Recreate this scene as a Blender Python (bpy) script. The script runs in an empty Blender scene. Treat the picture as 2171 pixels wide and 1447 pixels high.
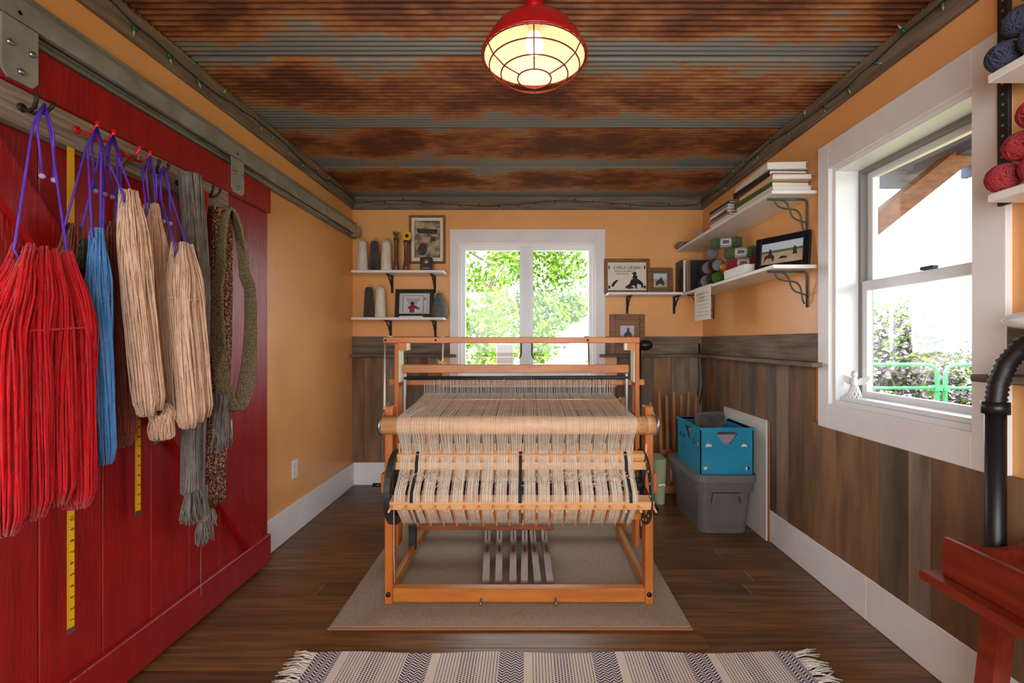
import bpy, bmesh, math, random
from mathutils import Vector, Matrix
rnd = random.Random(7)
PI = math.pi
scene = bpy.context.scene
C = scene.collection
F, CU, CV, CH = 970.0, 1119.0, 725.0, 1.21      # focal length (px), principal point, camera height

# ---------------------------------------------------------------- camera
cam = bpy.data.cameras.new('camera'); camo = bpy.data.objects.new('camera', cam); C.objects.link(camo)
camo.location = (0, 0, CH); camo.rotation_euler = (PI/2, 0, 0)
cam.sensor_width = 36; cam.lens = 36*F/2171
cam.shift_x = -(CU-1085.5)/2171; cam.shift_y = (CV-723.5)/2171
cam.clip_start = .02
scene.camera = camo
# ---------------------------------------------------------------- world, sun, exposure
w = bpy.data.worlds.new('sky'); scene.world = w; w.use_nodes = True
bg = w.node_tree.nodes['Background']; bg.inputs[0].default_value = (.90, .95, 1, 1); bg.inputs[1].default_value = 1.0
sl = bpy.data.lights.new('sun', 'SUN'); sl.energy = 2.2; sl.angle = .02; sl.color = (1, .95, .86)
so = bpy.data.objects.new('sun', sl); C.objects.link(so)
so.rotation_euler = Vector((.75, .22, -1.2)).to_track_quat('-Z', 'Y').to_euler()
vs = scene.view_settings
vs.view_transform = 'Standard'; vs.look = 'None'; vs.gamma = 1; vs.use_curve_mapping = False
vs.exposure = 3.0

# ---------------------------------------------------------------- materials
def lin(c):
    return tuple(((v/255)/12.92 if v/255 <= .04045 else ((v/255+.055)/1.055)**2.4) for v in c)
MC = {}
def mat(name, c1, c2=None, scale=6, stretch=(1, 1, 1), rough=.5, bump=0, bscale=None, metal=0, rand=0, lo=.35, hi=.65, spec=.5, detail=4, sheen=0):
    """noise-mixed colours c1..c2 (sRGB 0-255) in object space, shifted per object by its random number"""
    if name in MC: return MC[name]
    m = bpy.data.materials.new(name); m.use_nodes = True; MC[name] = m
    nt = m.node_tree; N = nt.nodes; L = nt.links; b = N['Principled BSDF']
    b.inputs['Roughness'].default_value = rough; b.inputs['Metallic'].default_value = metal
    b.inputs['Specular IOR Level'].default_value = spec
    if sheen: b.inputs['Sheen Weight'].default_value = sheen
    c1 = lin(c1); c2 = lin(c2) if c2 else c1
    tc = N.new('ShaderNodeTexCoord'); mp = N.new('ShaderNodeMapping'); mp.inputs['Scale'].default_value = stretch
    oi = N.new('ShaderNodeObjectInfo'); sc = N.new('ShaderNodeVectorMath'); sc.operation = 'SCALE'; sc.inputs[0].default_value = (7, 5, 9)
    L.new(oi.outputs['Random'], sc.inputs['Scale']); L.new(tc.outputs['Object'], mp.inputs['Vector']); L.new(sc.outputs[0], mp.inputs['Location'])
    n = N.new('ShaderNodeTexNoise'); n.inputs['Scale'].default_value = scale; n.inputs['Detail'].default_value = detail; L.new(mp.outputs[0], n.inputs['Vector'])
    r = N.new('ShaderNodeValToRGB'); e = r.color_ramp.elements
    e[0].position = lo; e[0].color = (*c1, 1); e[1].position = hi; e[1].color = (*c2, 1)
    L.new(n.outputs[0], r.inputs[0]); out = r.outputs[0]
    if rand:
        hv = N.new('ShaderNodeHueSaturation'); ma = N.new('ShaderNodeMapRange'); ma.inputs[3].default_value = 1-rand; ma.inputs[4].default_value = 1+rand
        L.new(oi.outputs['Random'], ma.inputs[0]); L.new(ma.outputs[0], hv.inputs['Value']); L.new(out, hv.inputs['Color']); out = hv.outputs[0]
    L.new(out, b.inputs['Base Color'])
    if bump:
        n2 = n
        if bscale:
            n2 = N.new('ShaderNodeTexNoise'); n2.inputs['Scale'].default_value = bscale; n2.inputs['Detail'].default_value = 3; L.new(mp.outputs[0], n2.inputs['Vector'])
        bp = N.new('ShaderNodeBump'); bp.inputs['Strength'].default_value = bump; bp.inputs['Distance'].default_value = .01
        L.new(n2.outputs[0], bp.inputs['Height']); L.new(bp.outputs[0], b.inputs['Normal'])
    return m
def glass_mat():
    m = bpy.data.materials.new('window_glass'); m.use_nodes = True; nt = m.node_tree; N = nt.nodes; L = nt.links
    N.remove(N['Principled BSDF']); t = N.new('ShaderNodeBsdfTransparent'); g = N.new('ShaderNodeBsdfGlossy'); g.inputs['Roughness'].default_value = .02
    lw = N.new('ShaderNodeLayerWeight'); f = N.new('ShaderNodeMapRange'); f.inputs[1].default_value = .2; f.inputs[2].default_value = 1; f.inputs[3].default_value = .025; f.inputs[4].default_value = .3; L.new(lw.outputs['Facing'], f.inputs[0]); mx = N.new('ShaderNodeMixShader')
    L.new(f.outputs[0], mx.inputs[0]); L.new(t.outputs[0], mx.inputs[1]); L.new(g.outputs[0], mx.inputs[2]); L.new(mx.outputs[0], N['Material Output'].inputs[0])
    return m
def emis(name, col, st):
    m = bpy.data.materials.new(name); m.use_nodes = True; b = m.node_tree.nodes['Principled BSDF']
    b.inputs['Base Color'].default_value = (*col, 1); b.inputs['Emission Color'].default_value = (*col, 1); b.inputs['Emission Strength'].default_value = st
    return m
GLASS = glass_mat()
ORANGE = mat('orange_wall_paint', (240, 178, 112), (234, 170, 104), 3, rough=.33, bump=.12, bscale=60, spec=.4)
WHITE = mat('white_trim_paint', (240, 238, 236), (232, 229, 228), 4, rough=.4, bump=.05, bscale=90)
VINYL = mat('white_vinyl', (232, 234, 236), rough=.3)
SHELFW = mat('white_shelf', (238, 236, 232), rough=.35)
BARN = mat('barn_wood', (88, 72, 56), (138, 118, 98), 5, (2.6, 2.6, .5), rough=.75, bump=.5, rand=.38, detail=8, lo=.3, hi=.7)
BARNB = mat('barn_wood_brown', (98, 70, 44), (146, 108, 72), 5, (2.6, 2.6, .5), rough=.72, bump=.5, rand=.3, detail=8, lo=.3, hi=.7)
BARNX = mat('barn_wood_level', (84, 72, 60), (136, 118, 100), 5, (.7, 6, 9), rough=.75, bump=.4, rand=.15, detail=8, lo=.3, hi=.7)
BARNY = mat('barn_wood_side', (84, 72, 60), (136, 118, 100), 5, (6, .7, 9), rough=.75, bump=.4, rand=.15, detail=8, lo=.3, hi=.7)
HOOKW = mat('hook_board_wood', (104, 92, 78), (168, 152, 132), 6, (9, .8, 14), rough=.8, bump=.6, detail=8, lo=.3, hi=.7)
FLOORM = mat('floor_wood', (72, 46, 22), (130, 86, 45), 4, (.8, 12, 5), rough=.36, bump=.15, rand=.26, detail=8, lo=.3, hi=.72)
RED = mat('red_door_paint', (138, 14, 16), (156, 20, 19), 5, (4, 4, .6), rough=.38, bump=.3, bscale=22)
GALV = mat('galvanised_steel', (142, 146, 140), (176, 180, 172), 8, rough=.36, metal=.4)
RAILM = mat('rail_board_paint', (122, 120, 114), (150, 148, 140), 5, (5, .6, 5), rough=.6, bump=.2)
STEEL = mat('steel', (150, 152, 155), rough=.3, metal=.9)
DARKM = mat('dark_metal', (48, 50, 52), (66, 68, 70), 12, rough=.5, metal=.5)
BLACKM = mat('black_iron', (24, 23, 22), (36, 34, 32), 20, rough=.55)
BLACKP = mat('black_plastic', (20, 20, 22), rough=.4)
LOOMW = mat('loom_wood', (178, 102, 36), (198, 122, 52), 5, (1, 7, 7), rough=.38, rand=.08, detail=6)
LOOMV = mat('loom_wood_upright', (176, 92, 30), (196, 112, 42), 5, (7, 7, 1), rough=.38, rand=.08, detail=6)
LOOMP = mat('loom_wood_pale', (214, 156, 96), (226, 172, 116), 5, (1, 7, 7), rough=.45, detail=6)
TREAD = mat('treadle_wood', (128, 98, 80), (158, 126, 106), 5, (6, 1, 6), rough=.5, rand=.1)
LAMM = mat('lamm_wood', (130, 66, 30), (156, 84, 42), 5, (1, 7, 7), rough=.45)
THREAD = mat('warp_thread', (238, 226, 206), (226, 206, 184), 30, rough=.8)
HEDD = mat('heddle_wire', (206, 204, 196), rough=.4, metal=.6)
MAT_ = mat('carpet_mat', (150, 130, 108), (186, 166, 144), 260, rough=.95, bump=.8, bscale=320, detail=6)
BINDING = mat('carpet_binding', (146, 92, 58), rough=.8)
TAPE = mat('masking_tape', (216, 220, 190), rough=.7)
CREAMP = mat('cream_plastic', (230, 222, 200), rough=.5)
def yarn(n, a, b): return mat('yarn_'+n, a, b, 40, (1, 1, .35), rough=.95, bump=.7, bscale=160, sheen=.25, spec=.15)
Y_RED = yarn('red', (190, 6, 20), (214, 14, 28)); Y_BLUE = yarn('blue', (72, 138, 204), (96, 160, 222)); Y_RUST = yarn('rust', (104, 40, 24), (132, 58, 36))
Y_BLACK = yarn('black', (16, 14, 16), (26, 22, 24)); Y_CREAM = yarn('peach', (214, 172, 142), (232, 196, 168)); Y_GREY = yarn('grey', (98, 90, 84), (134, 126, 118))
Y_OLIVE = yarn('olive', (112, 98, 68), (148, 132, 98)); Y_NAVY = yarn('navy', (40, 46, 84), (66, 72, 116)); Y_TEAL = yarn('teal', (0, 92, 150), (10, 112, 172))
Y_SCARLET = yarn('scarlet', (204, 18, 36), (228, 40, 56)); Y_GREEN = yarn('green', (62, 84, 48), (86, 108, 66)); Y_BURG = yarn('burgundy', (126, 14, 30), (150, 26, 42))
Y_WHITE = yarn('white', (222, 214, 198), (236, 230, 216)); Y_CHAR = yarn('charcoal', (62, 54, 52), (84, 76, 72)); Y_LGREY = yarn('light_grey', (140, 140, 142), (170, 170, 172))
Y_TWEED = mat('yarn_tweed', (92, 34, 26), (206, 176, 138), 150, (1, 1, .8), rough=.95, bump=.8, lo=.46, hi=.68, detail=2)
CORD = mat('purple_cord', (84, 44, 170), (98, 56, 190), 30, rough=.5)
TAPEY = mat('tape_measure_yellow', (236, 180, 20), rough=.4)

# ---------------------------------------------------------------- mesh helpers
class MB:
    def __init__(s): s.v = []; s.f = []; s.sm = []
    def add(s, vs_, fs, smooth=False):
        o = len(s.v); s.v += [tuple(p) for p in vs_]; s.f += [tuple(i+o for i in f) for f in fs]; s.sm += [smooth]*len(fs); return s
    def box(s, x0, x1, y0, y1, z0, z1, bev=0):
        if bev:
            b = min(bev, (x1-x0)/2.2, (y1-y0)/2.2, (z1-z0)/2.2); bm = bmesh.new(); bmesh.ops.create_cube(bm, size=1)
            for v in bm.verts: v.co = ((x0+x1)/2+v.co.x*(x1-x0), (y0+y1)/2+v.co.y*(y1-y0), (z0+z1)/2+v.co.z*(z1-z0))
            bmesh.ops.bevel(bm, geom=bm.edges[:], offset=b, segments=1, affect='EDGES')
            s.add([v.co[:] for v in bm.verts], [[v.index for v in f.verts] for f in bm.faces]) if not bm.verts.index_update() else None
            bm.free(); return s
        return s.add([(x, y, z) for x in (x0, x1) for y in (y0, y1) for z in (z0, z1)],
                     [(0, 1, 3, 2), (4, 6, 7, 5), (0, 4, 5, 1), (2, 3, 7, 6), (0, 2, 6, 4), (1, 5, 7, 3)])
    def tube(s, pts, r, n=8, closed=False, cap=True):
        pts = [Vector(p) for p in pts]; m = len(pts); vs_ = []; fs = []; up = None
        for i, p in enumerate(pts):
            if closed: t = pts[(i+1) % m]-pts[i-1]
            else: t = pts[min(i+1, m-1)]-pts[max(i-1, 0)]
            if t.length < 1e-9: t = Vector((0, 0, 1))
            t.normalize()
            if up is None:
                up = Vector((0, 0, 1)) if abs(t.z) < .9 else Vector((1, 0, 0))
            a = (up-t*up.dot(t))
            if a.length < 1e-6: a = t.orthogonal()
            a.normalize(); up = a; b = t.cross(a); rr = r[i] if isinstance(r, (list, tuple)) else r
            vs_ += [p+(a*math.cos(2*PI*k/n)+b*math.sin(2*PI*k/n))*rr for k in range(n)]
        for i in range(m if closed else m-1):
            j = (i+1) % m
            fs += [(i*n+k, i*n+(k+1) % n, j*n+(k+1) % n, j*n+k) for k in range(n)]
        if cap and not closed: fs += [tuple(range(n))[::-1], tuple(range((m-1)*n, m*n))]
        return s.add(vs_, fs, True)
    def lathe(s, prof, n=24, c=(0, 0, 0), axis='Z', cap=True):
        vs_ = []; fs = []; m = len(prof)
        for r, h in prof:
            for k in range(n):
                a = 2*PI*k/n; x, y = r*math.cos(a), r*math.sin(a)
                p = (x, y, h) if axis == 'Z' else ((h, x, y) if axis == 'X' else (x, h, y))
                vs_.append((c[0]+p[0], c[1]+p[1], c[2]+p[2]))
        for i in range(m-1): fs += [(i*n+k, i*n+(k+1) % n, (i+1)*n+(k+1) % n, (i+1)*n+k) for k in range(n)]
        if cap: fs += [tuple(range(n))[::-1], tuple(range((m-1)*n, m*n))]
        return s.add(vs_, fs, True)
    def prism(s, poly, d0, d1, axis='Y'):
        n = len(poly)
        def P(a, b, d): return (a, d, b) if axis == 'Y' else ((d, a, b) if axis == 'X' else (a, b, d))
        s.add([P(a, b, d0) for a, b in poly]+[P(a, b, d1) for a, b in poly],
              [tuple(range(n))[::-1], tuple(range(n, 2*n))]+[(k, (k+1) % n, n+(k+1) % n, n+k) for k in range(n)]); return s
    def ball(s, c, r, n=14, sq=(1, 1, 1)):
        prof = [(r*math.sin(PI*i/n), -r*math.cos(PI*i/n)) for i in range(n+1)]
        o = len(s.v); s.lathe([(max(a, 1e-4), h) for a, h in prof], n=16)
        for i in range(o, len(s.v)): v = s.v[i]; s.v[i] = (c[0]+v[0]*sq[0], c[1]+v[1]*sq[1], c[2]+v[2]*sq[2])
        return s
    def mesh(s, name):
        me = bpy.data.meshes.new(name); me.from_pydata(s.v, [], s.f); me.polygons.foreach_set('use_smooth', s.sm); me.update()
        bm = bmesh.new(); bm.from_mesh(me); bmesh.ops.recalc_face_normals(bm, faces=bm.faces[:]); bm.to_mesh(me); bm.free(); return me
def ob(name, mb, m, parent=None, loc=None, rot=None, label=None, kind=None, local=False):
    me = mb if isinstance(mb, bpy.types.Mesh) else mb.mesh(name)
    if m and not me.materials: me.materials.append(m)
    o = bpy.data.objects.new(name, me); C.objects.link(o)
    if loc: o.location = loc
    if rot: o.rotation_euler = rot
    if parent:
        o.parent = parent
        if not local: o.matrix_parent_inverse = PINV.get(parent.name, Matrix())
    PINV[o.name] = Matrix.Translation(Vector(loc)).inverted() if loc else Matrix()
    if parent and not local: PINV[o.name] = PINV[o.name] @ Matrix()
    if label: o['label'] = label
    if kind: o['kind'] = kind
    return o
PINV = {}
def tag(o, label, cat, group=None):
    o['label'] = label; o['category'] = cat
    if group: o['group'] = group
    return o
def thing(name, label, cat, loc=(0, 0, 0), rot=None, group=None):
    o = bpy.data.objects.new(name, None); C.objects.link(o); o.location = loc; o.empty_display_size = .05
    PINV[o.name] = Matrix.Translation(Vector(loc)).inverted()
    if rot: o.rotation_euler = rot
    return tag(o, label, cat, group)
def struct(name, mb, m, parent=None):
    o = ob(name, mb, m, parent)
    if not parent: o['kind'] = 'structure'
    return o
def B(*a, bev=0): return MB().box(*a, bev=bev)
def copy_tree(o, parent=None):
    c = o.copy(); C.objects.link(c); c.parent = parent
    for ch in o.children: copy_tree(ch, c)
    return c
def text(s, size, m, parent, loc, rot, name='lettering', local=False, align='CENTER', ext=.0004):
    cu = bpy.data.curves.new('lettering', 'FONT'); cu.body = s; cu.size = size; cu.extrude = ext; cu.align_x = align; cu.align_y = 'CENTER'; cu.resolution_u = 2
    t = bpy.data.objects.new('tmp', cu); C.objects.link(t); dg = bpy.context.evaluated_depsgraph_get(); dg.update()
    me = bpy.data.meshes.new_from_object(t.evaluated_get(dg)); bpy.data.objects.remove(t)
    me.materials.clear(); return ob(name, me, m, parent, loc, rot, local=local)
INK = mat('black_ink', (26, 24, 24), rough=.7)

# ================================================================ ROOM SHELL
XL, XR, YB, YF, ZC = -1.49, 1.49, 3.895, -1.3, 2.443
floor = struct('floor', B(XL-.15, XR+.18, YF-.1, YB+.15, -.12, -.022), FLOORM)
y = YF; r = 0
while y < YB-.005:
    y1 = min(y+.1245, YB); x = XL-rnd.uniform(0, 1.4)
    while x < XR:
        x1 = x+rnd.uniform(1.2, 2.3); a, b = max(x, XL), min(x1, XR)
        if b-a > .03: ob('plank', B(a+.0006, b-.0006, y+.0006, y1-.0006, -.022, rnd.uniform(-.0008, 0), bev=.0015), FLOORM, floor)
        x = x1
    y = y1
# walls
wl = struct('wall_left', B(XL-.15, XL, YF, YB+.15, 0, ZC+.1), ORANGE)
WX0, WX1, WZ0, WZ1 = -.586, .574, .90, 2.049         # back window opening
m = MB()
for a in ((XL-.15, WX0, 0, ZC+.1), (WX1, XR+.18, 0, ZC+.1), (WX0, WX1, 0, WZ0), (WX0, WX1, WZ1, ZC+.1)): m.box(a[0], a[1], YB, YB+.15, a[2], a[3])
wb = struct('wall_back', m, ORANGE)
RY0, RY1, RZ0, RZ1 = 1.515, 2.235, .91, 2.056          # right window opening
m = MB()
for a in ((YF, RY0, 0, ZC+.1), (RY1, YB, 0, ZC+.1), (RY0, RY1, 0, RZ0), (RY0, RY1, RZ1, ZC+.1)): m.box(XR, XR+.18, a[0], a[1], a[2], a[3])
wr = struct('wall_right', m, ORANGE)
m = MB()                                               # wall behind the viewer; unseen, unglazed opening added to let in fill light
for a in ((XL-.15, -1.2, 0, ZC+.1), (1.2, XR+.18, 0, ZC+.1), (-1.2, 1.2, 0, .35), (-1.2, 1.2, 2.25, ZC+.1)): m.box(a[0], a[1], YF-.15, YF, a[2], a[3])
wf = struct('wall_front', m, ORANGE)
# ceiling: corrugated sheets
def rust_mat():
    m = bpy.data.materials.new('rusty_corrugated_tin'); m.use_nodes = True; nt = m.node_tree; N = nt.nodes; L = nt.links; b = N['Principled BSDF']
    tc = N.new('ShaderNodeTexCoord'); oi = N.new('ShaderNodeObjectInfo'); sc = N.new('ShaderNodeVectorMath'); sc.operation = 'SCALE'; sc.inputs[0].default_value = (13, 0, 0)
    L.new(oi.outputs['Random'], sc.inputs['Scale'])
    def noise(scale, st, det):
        mp = N.new('ShaderNodeMapping'); mp.inputs['Scale'].default_value = st; L.new(tc.outputs['Object'], mp.inputs[0]); L.new(sc.outputs[0], mp.inputs[1])
        n = N.new('ShaderNodeTexNoise'); n.inputs['Scale'].default_value = scale; n.inputs['Detail'].default_value = det; n.inputs['Roughness'].default_value = .65; L.new(mp.outputs[0], n.inputs[0]); return n.outputs[0]
    def mth(op, a, b_):
        q = N.new('ShaderNodeMath'); q.operation = op
        for i, v in enumerate((a, b_)):
            if isinstance(v, (int, float)): q.inputs[i].default_value = v
            else: L.new(v, q.inputs[i])
        return q.outputs[0]
    sp = N.new('ShaderNodeSeparateXYZ'); L.new(tc.outputs['Generated'], sp.inputs[0])
    edge = mth('ABSOLUTE', mth('SUBTRACT', sp.outputs[1], .42), 0)           # 0 at sheet middle, .5 at the laps
    big = noise(2.6, (1.0, 1.5, 1), 3); fine = noise(9, (1, 7, 1), 6)
    k = mth('ADD', mth('MULTIPLY', big, 1.25), mth('MULTIPLY', fine, .6)); k = mth('SUBTRACT', k, mth('MULTIPLY', mth('POWER', edge, 2.0), 2.3))
    r = N.new('ShaderNodeValToRGB'); e = r.color_ramp.elements
    e[0].position = .50; e[0].color = (*lin((132, 134, 128)), 1); e[1].position = 1.0; e[1].color = (*lin((90, 47, 20)), 1)
    for p, c in ((.60, (142, 130, 110)), (.68, (160, 106, 58)), (.84, (132, 74, 34))):
        q = e.new(p); q.color = (*lin(c), 1)
    L.new(k, r.inputs[0]); L.new(r.outputs[0], b.inputs['Base Color'])
    r2 = N.new('ShaderNodeMapRange'); r2.inputs[1].default_value = .5; r2.inputs[2].default_value = .75; r2.inputs[3].default_value = .55; r2.inputs[4].default_value = 0; L.new(k, r2.inputs[0]); L.new(r2.outputs[0], b.inputs['Metallic'])
    b.inputs['Roughness'].default_value = .5
    return m
RUST = rust_mat()
ceil = struct('ceiling', B(XL-.15, XR+.18, YF-.15, YB+.15, ZC+.035, ZC+.12), RAILM)
def sheet(y0, y1, z):
    n = int(round((y1-y0)/.0305)); vs_ = []; fs = []; S = 8
    for i in range(n*S+1):
        yy = y0+(y1-y0)*i/(n*S); zz = z+.0075*math.cos(2*PI*i/S)
        vs_ += [(XL, yy, zz), (XR, yy, zz), (XR, yy, zz+.0012), (XL, yy, zz+.0012)]
    for i in range(n*S):
        a = i*4; fs += [(a, a+1, a+5, a+4), (a+3, a+7, a+6, a+2)]
    return MB().add(vs_, fs, True)
yy = YB; k = 0
while yy > YF:
    y0 = max(yy-.62, YF); ob('roofing_sheet', sheet(y0-.03 if y0 > YF else y0, yy, ZC+.012+.009*(k % 2)), RUST, ceil); yy = y0; k += 1
# crown boards
TZ = ZC-.108
struct('trim_1', B(XL, XL+.022, YF, YB-.022, TZ, ZC+.003, bev=.003), BARNY)
struct('trim_2', B(XR-.022, XR, YF, YB-.022, TZ, ZC+.003, bev=.003), BARNY)
struct('trim_3', B(XL, XR, YB-.022, YB, TZ, ZC+.003, bev=.003), BARNX)
# baseboards
struct('baseboard_left', B(XL, XL+.018, 2.45, YB-.018, 0, .192, bev=.003), WHITE)
struct('baseboard_back', B(XL, XR, YB-.018, YB, 0, .192, bev=.003), WHITE)
m = struct('baseboard_right', B(XR-.02, XR, 1.99, YB-.018, 0, .192, bev=.003), WHITE)
ob('board', B(XR-.02, XR, YF, 1.988, 0, .192, bev=.003), WHITE, m)
# wainscot boards (children of their walls)
def run(a, b, fixed=()):
    xs = sorted(set([a, b]+list(fixed))); out = []
    for i in range(len(xs)-1):
        p = xs[i]
        while xs[i+1]-p > .235: q = p+rnd.uniform(.1, .2); out.append((p, q)); p = q
        out.append((p, xs[i+1]))
    return [o for o in out if o[1]-o[0] > .015]
for i, (a, b) in enumerate(run(XL, XR)):
    for (c, d) in (((a, b),) if b < WX0-.07 or a > WX1+.08 else ((a, b),)):
        zt = 1.09 if (d < WX0-.07 or c > WX1+.08) else .83
        ob('board', B(c+.0015, d-.0015, YB-.016-rnd.uniform(0, .003), YB, .192, zt), BARN if rnd.random() < .6 else BARNB, wb)
for x0, x1 in ((XL, -.66), (.656, XR)):
    ob('rail_board', B(x0, x1, YB-.02, YB, 1.11, 1.258, bev=.003), BARNX, wb)
    ob('ledge', B(x0, x1+(.06 if x1 < 0 else 0), YB-.075, YB, 1.085, 1.108, bev=.003) if x1 < 0 else B(x0-.05, x1, YB-.075, YB, 1.085, 1.108, bev=.003), BARNX, wb)
for a, b in run(YF, YB-.02, (1.4595, 1.671, 1.769, 1.917, 2.02, 2.187, 2.446, 2.583)):
    zt = 1.09 if (a >= 2.3 or b <= 1.42) else .80
    big = b-a
    ob('board', B(XR-.016-rnd.uniform(0, .004), XR, a+.0015, b-.0015, .192, zt), BARN if rnd.random() < .45 else BARNB, wr)
for y0, y1 in ((2.318, YB-.02), (YF, 1.405)):
    ob('rail_board', B(XR-.02, XR, y0, y1, 1.11, 1.256, bev=.003), BARNY, wr)
    ob('ledge', B(XR-.075, XR, y0-(.04 if y0 > 0 else 0), y1-(.06 if y0 > 0 else -.06), 1.085, 1.108, bev=.003), BARNY, wr)

# ================================================================ WINDOWS
def frame_rect(mb, u0, u1, v0, v1, t, d0, d1, axis):   # four bars round a rectangle
    for a in ((u0, u0+t, v0, v1), (u1-t, u1, v0, v1), (u0+t, u1-t, v0, v0+t), (u0+t, u1-t, v1-t, v1)):
        if axis == 'Y': mb.box(a[0], a[1], d0, d1, a[2], a[3])
        else: mb.box(d0, d1, a[0], a[1], a[2], a[3])
    return mb
m = MB()
m.box(-.659, WX0, YB-.025, YB, .83, 2.166, bev=.002); m.box(WX1, .655, YB-.025, YB, .83, 2.166, bev=.002)
m.box(WX0, WX1, YB-.025, YB, WZ1, 2.166, bev=.002); m.box(WX0, WX1, YB-.025, YB, .83, WZ0, bev=.002)
w1 = struct('window_1', m, WHITE)
ob('window_frame', frame_rect(MB(), WX0, WX1, WZ0, WZ1, .022, YB+.01, YB+.14, 'Y'), VINYL, w1)
ob('mullion', B(-.045, .021, YB+.03, YB+.13, WZ0+.022, WZ1-.022, bev=.004), VINYL, w1)
for x0, x1 in ((WX0+.022, -.045), (.021, WX1-.022)):
    s = ob('sash', frame_rect(MB(), x0, x1, WZ0+.022, WZ1-.022, .026, YB+.05, YB+.1, 'Y'), VINYL, w1)
    ob('pane', B(x0+.02, x1-.02, YB+.072, YB+.076, WZ0+.04, WZ1-.04), GLASS, s)
    xh = -.058 if x0 < 0 else .036
    ob('handle', MB().tube([(xh, YB+.045, 1.2), (xh, YB+.03, 1.18), (xh, YB+.03, 1.1), (xh-.014*(1 if x0 < 0 else -1), YB+.03, 1.075)], .006), BLACKM, s)
m = MB(); X0 = XR-.022
m.box(X0, XR, 2.235, 2.316, .79, 2.184, bev=.002); m.box(X0, XR, 1.405, 1.515, .79, 2.184, bev=.002)
m.box(X0, XR, 1.515, 2.235, RZ1, 2.184, bev=.002); m.box(X0, XR, 1.515, 2.235, .79, RZ0, bev=.002)
w2 = struct('window_2', m, WHITE)
ob('window_frame', frame_rect(MB(), RY0, RY1, RZ0, RZ1, .02, XR, XR+.175, 'X'), VINYL, w2)
ob('track', frame_rect(MB(), RY0+.02, RY1-.02, RZ0+.02, RZ1-.02, .018, XR+.11, XR+.17, 'X'), mat('grey_track', (128, 124, 120), rough=.5), w2)
s = ob('lower_sash', frame_rect(MB(), RY0+.025, RY1-.025, RZ0+.022, 1.50, .045, XR+.115, XR+.14, 'X'), VINYL, w2)
ob('pane', B(XR+.126, XR+.13, RY0+.06, RY1-.06, RZ0+.06, 1.46), GLASS, s)
ob('sill', B(XR+.02, XR+.16, RY0+.02, RY1-.02, RZ0+.02, RZ0+.04, bev=.003), VINYL, w2)
ob('latch', B(XR+.10, XR+.13, 1.80, 1.86, 1.50, 1.515, bev=.004), DARKM, s)
s = ob('upper_sash', frame_rect(MB(), RY0+.025, RY1-.025, 1.46, RZ1-.022, .045, XR+.142, XR+.167, 'X'), VINYL, w2)
ob('pane', B(XR+.152, XR+.156, RY0+.06, RY1-.06, 1.5, RZ1-.06), GLASS, s)
for nm, loc, rot, sx, sy in (('portal_back', (0, YB+.16, 1.48), (PI/2, 0, PI), 1.16, 1.15), ('portal_right', (XR+.19, 1.875, 1.48), (0, PI/2, 0), 1.15, .72), ('portal_rear', (0, YF-.16, 1.3), (PI/2, 0, 0), 2.4, 1.9)):
    l = bpy.data.lights.new(nm, 'AREA'); l.shape = 'RECTANGLE'; l.size = sx; l.size_y = sy; l.cycles.is_portal = True
    o = bpy.data.objects.new(nm, l); C.objects.link(o); o.location = loc; o.rotation_euler = rot
# orient portals so that they face into the room
bpy.data.objects['portal_back'].rotation_euler = Vector((0, -1, 0)).to_track_quat('-Z', 'Z').to_euler()
bpy.data.objects['portal_right'].rotation_euler = Vector((-1, 0, 0)).to_track_quat('-Z', 'Z').to_euler(); bpy.data.lights['portal_right'].size = .72; bpy.data.lights['portal_right'].size_y = 1.15
bpy.data.objects['portal_rear'].rotation_euler = Vector((0, 1, 0)).to_track_quat('-Z', 'Z').to_euler()

# ================================================================ OUTSIDE
GROUND = mat('dry_field', (120, 108, 76), (92, 100, 52), .6, rough=.95)
struct('ground', B(-60, 80, 4.6, 160, -.5, -.3), GROUND)
ob('lawn', B(1.75, 80, -30, 4.6, -.5, -.3), GROUND, bpy.data.objects['ground'])
BARK = mat('pale_bark', (150, 146, 132), (112, 106, 94), 8, (3, 3, 1), rough=.9)
LEAF = mat('spring_leaf', (72, 118, 14), (122, 160, 26), 3, rough=.6, rand=0)
LILL = mat('lilac_leaf', (52, 82, 26), (88, 118, 40), 4, rough=.7); LILF = mat('lilac_bloom', (164, 130, 178), (202, 174, 208), 6, rough=.8)
def leaves(blobs, n, size, R):
    m = MB()
    for _ in range(n):
        c, rad = blobs[R.randrange(len(blobs))]
        d = Vector((R.gauss(0, 1), R.gauss(0, 1), R.gauss(0, 1))).normalized()*rad*R.uniform(.25, 1)**.6; p = Vector(c)+d
        a = Vector((R.gauss(0, 1), R.gauss(0, 1), R.gauss(0, 1))).normalized(); b = a.orthogonal().normalized(); s_ = size*R.uniform(.6, 1.3)
        m.add([p-a*s_, p+b*s_*.6, p+a*s_, p-b*s_*.6], [(0, 1, 2, 3)])
    return m
t = thing('aspen_tree', 'leafy light green tree with pale trunk outside the double window', 'tree', (-.9, 8.6, -.3))
ob('trunk', MB().tube([(-.95, 8.6, -.3), (-.9, 8.6, .8), (-.72, 8.6, 1.8), (-.66, 8.6, 2.6), (-.5, 8.7, 4.2)], [.11, .1, .085, .07, .03], 10), BARK, t)
R = random.Random(3); br = MB(); blobs = []
for i in range(26):
    z = R.uniform(.7, 3.8); a = R.uniform(0, 2*PI); L_ = R.uniform(.7, 1.9); p0 = Vector((-.75, 8.6, z)); p1 = p0+Vector((math.cos(a)*L_, math.sin(a)*L_*.8, R.uniform(.1, .7)))
    br.tube([p0, (p0+p1)/2+Vector((0, 0, .08)), p1], [.03, .018, .006], 5); blobs += [(p1, .42), ((p0+p1)/2, .4)]
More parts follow.
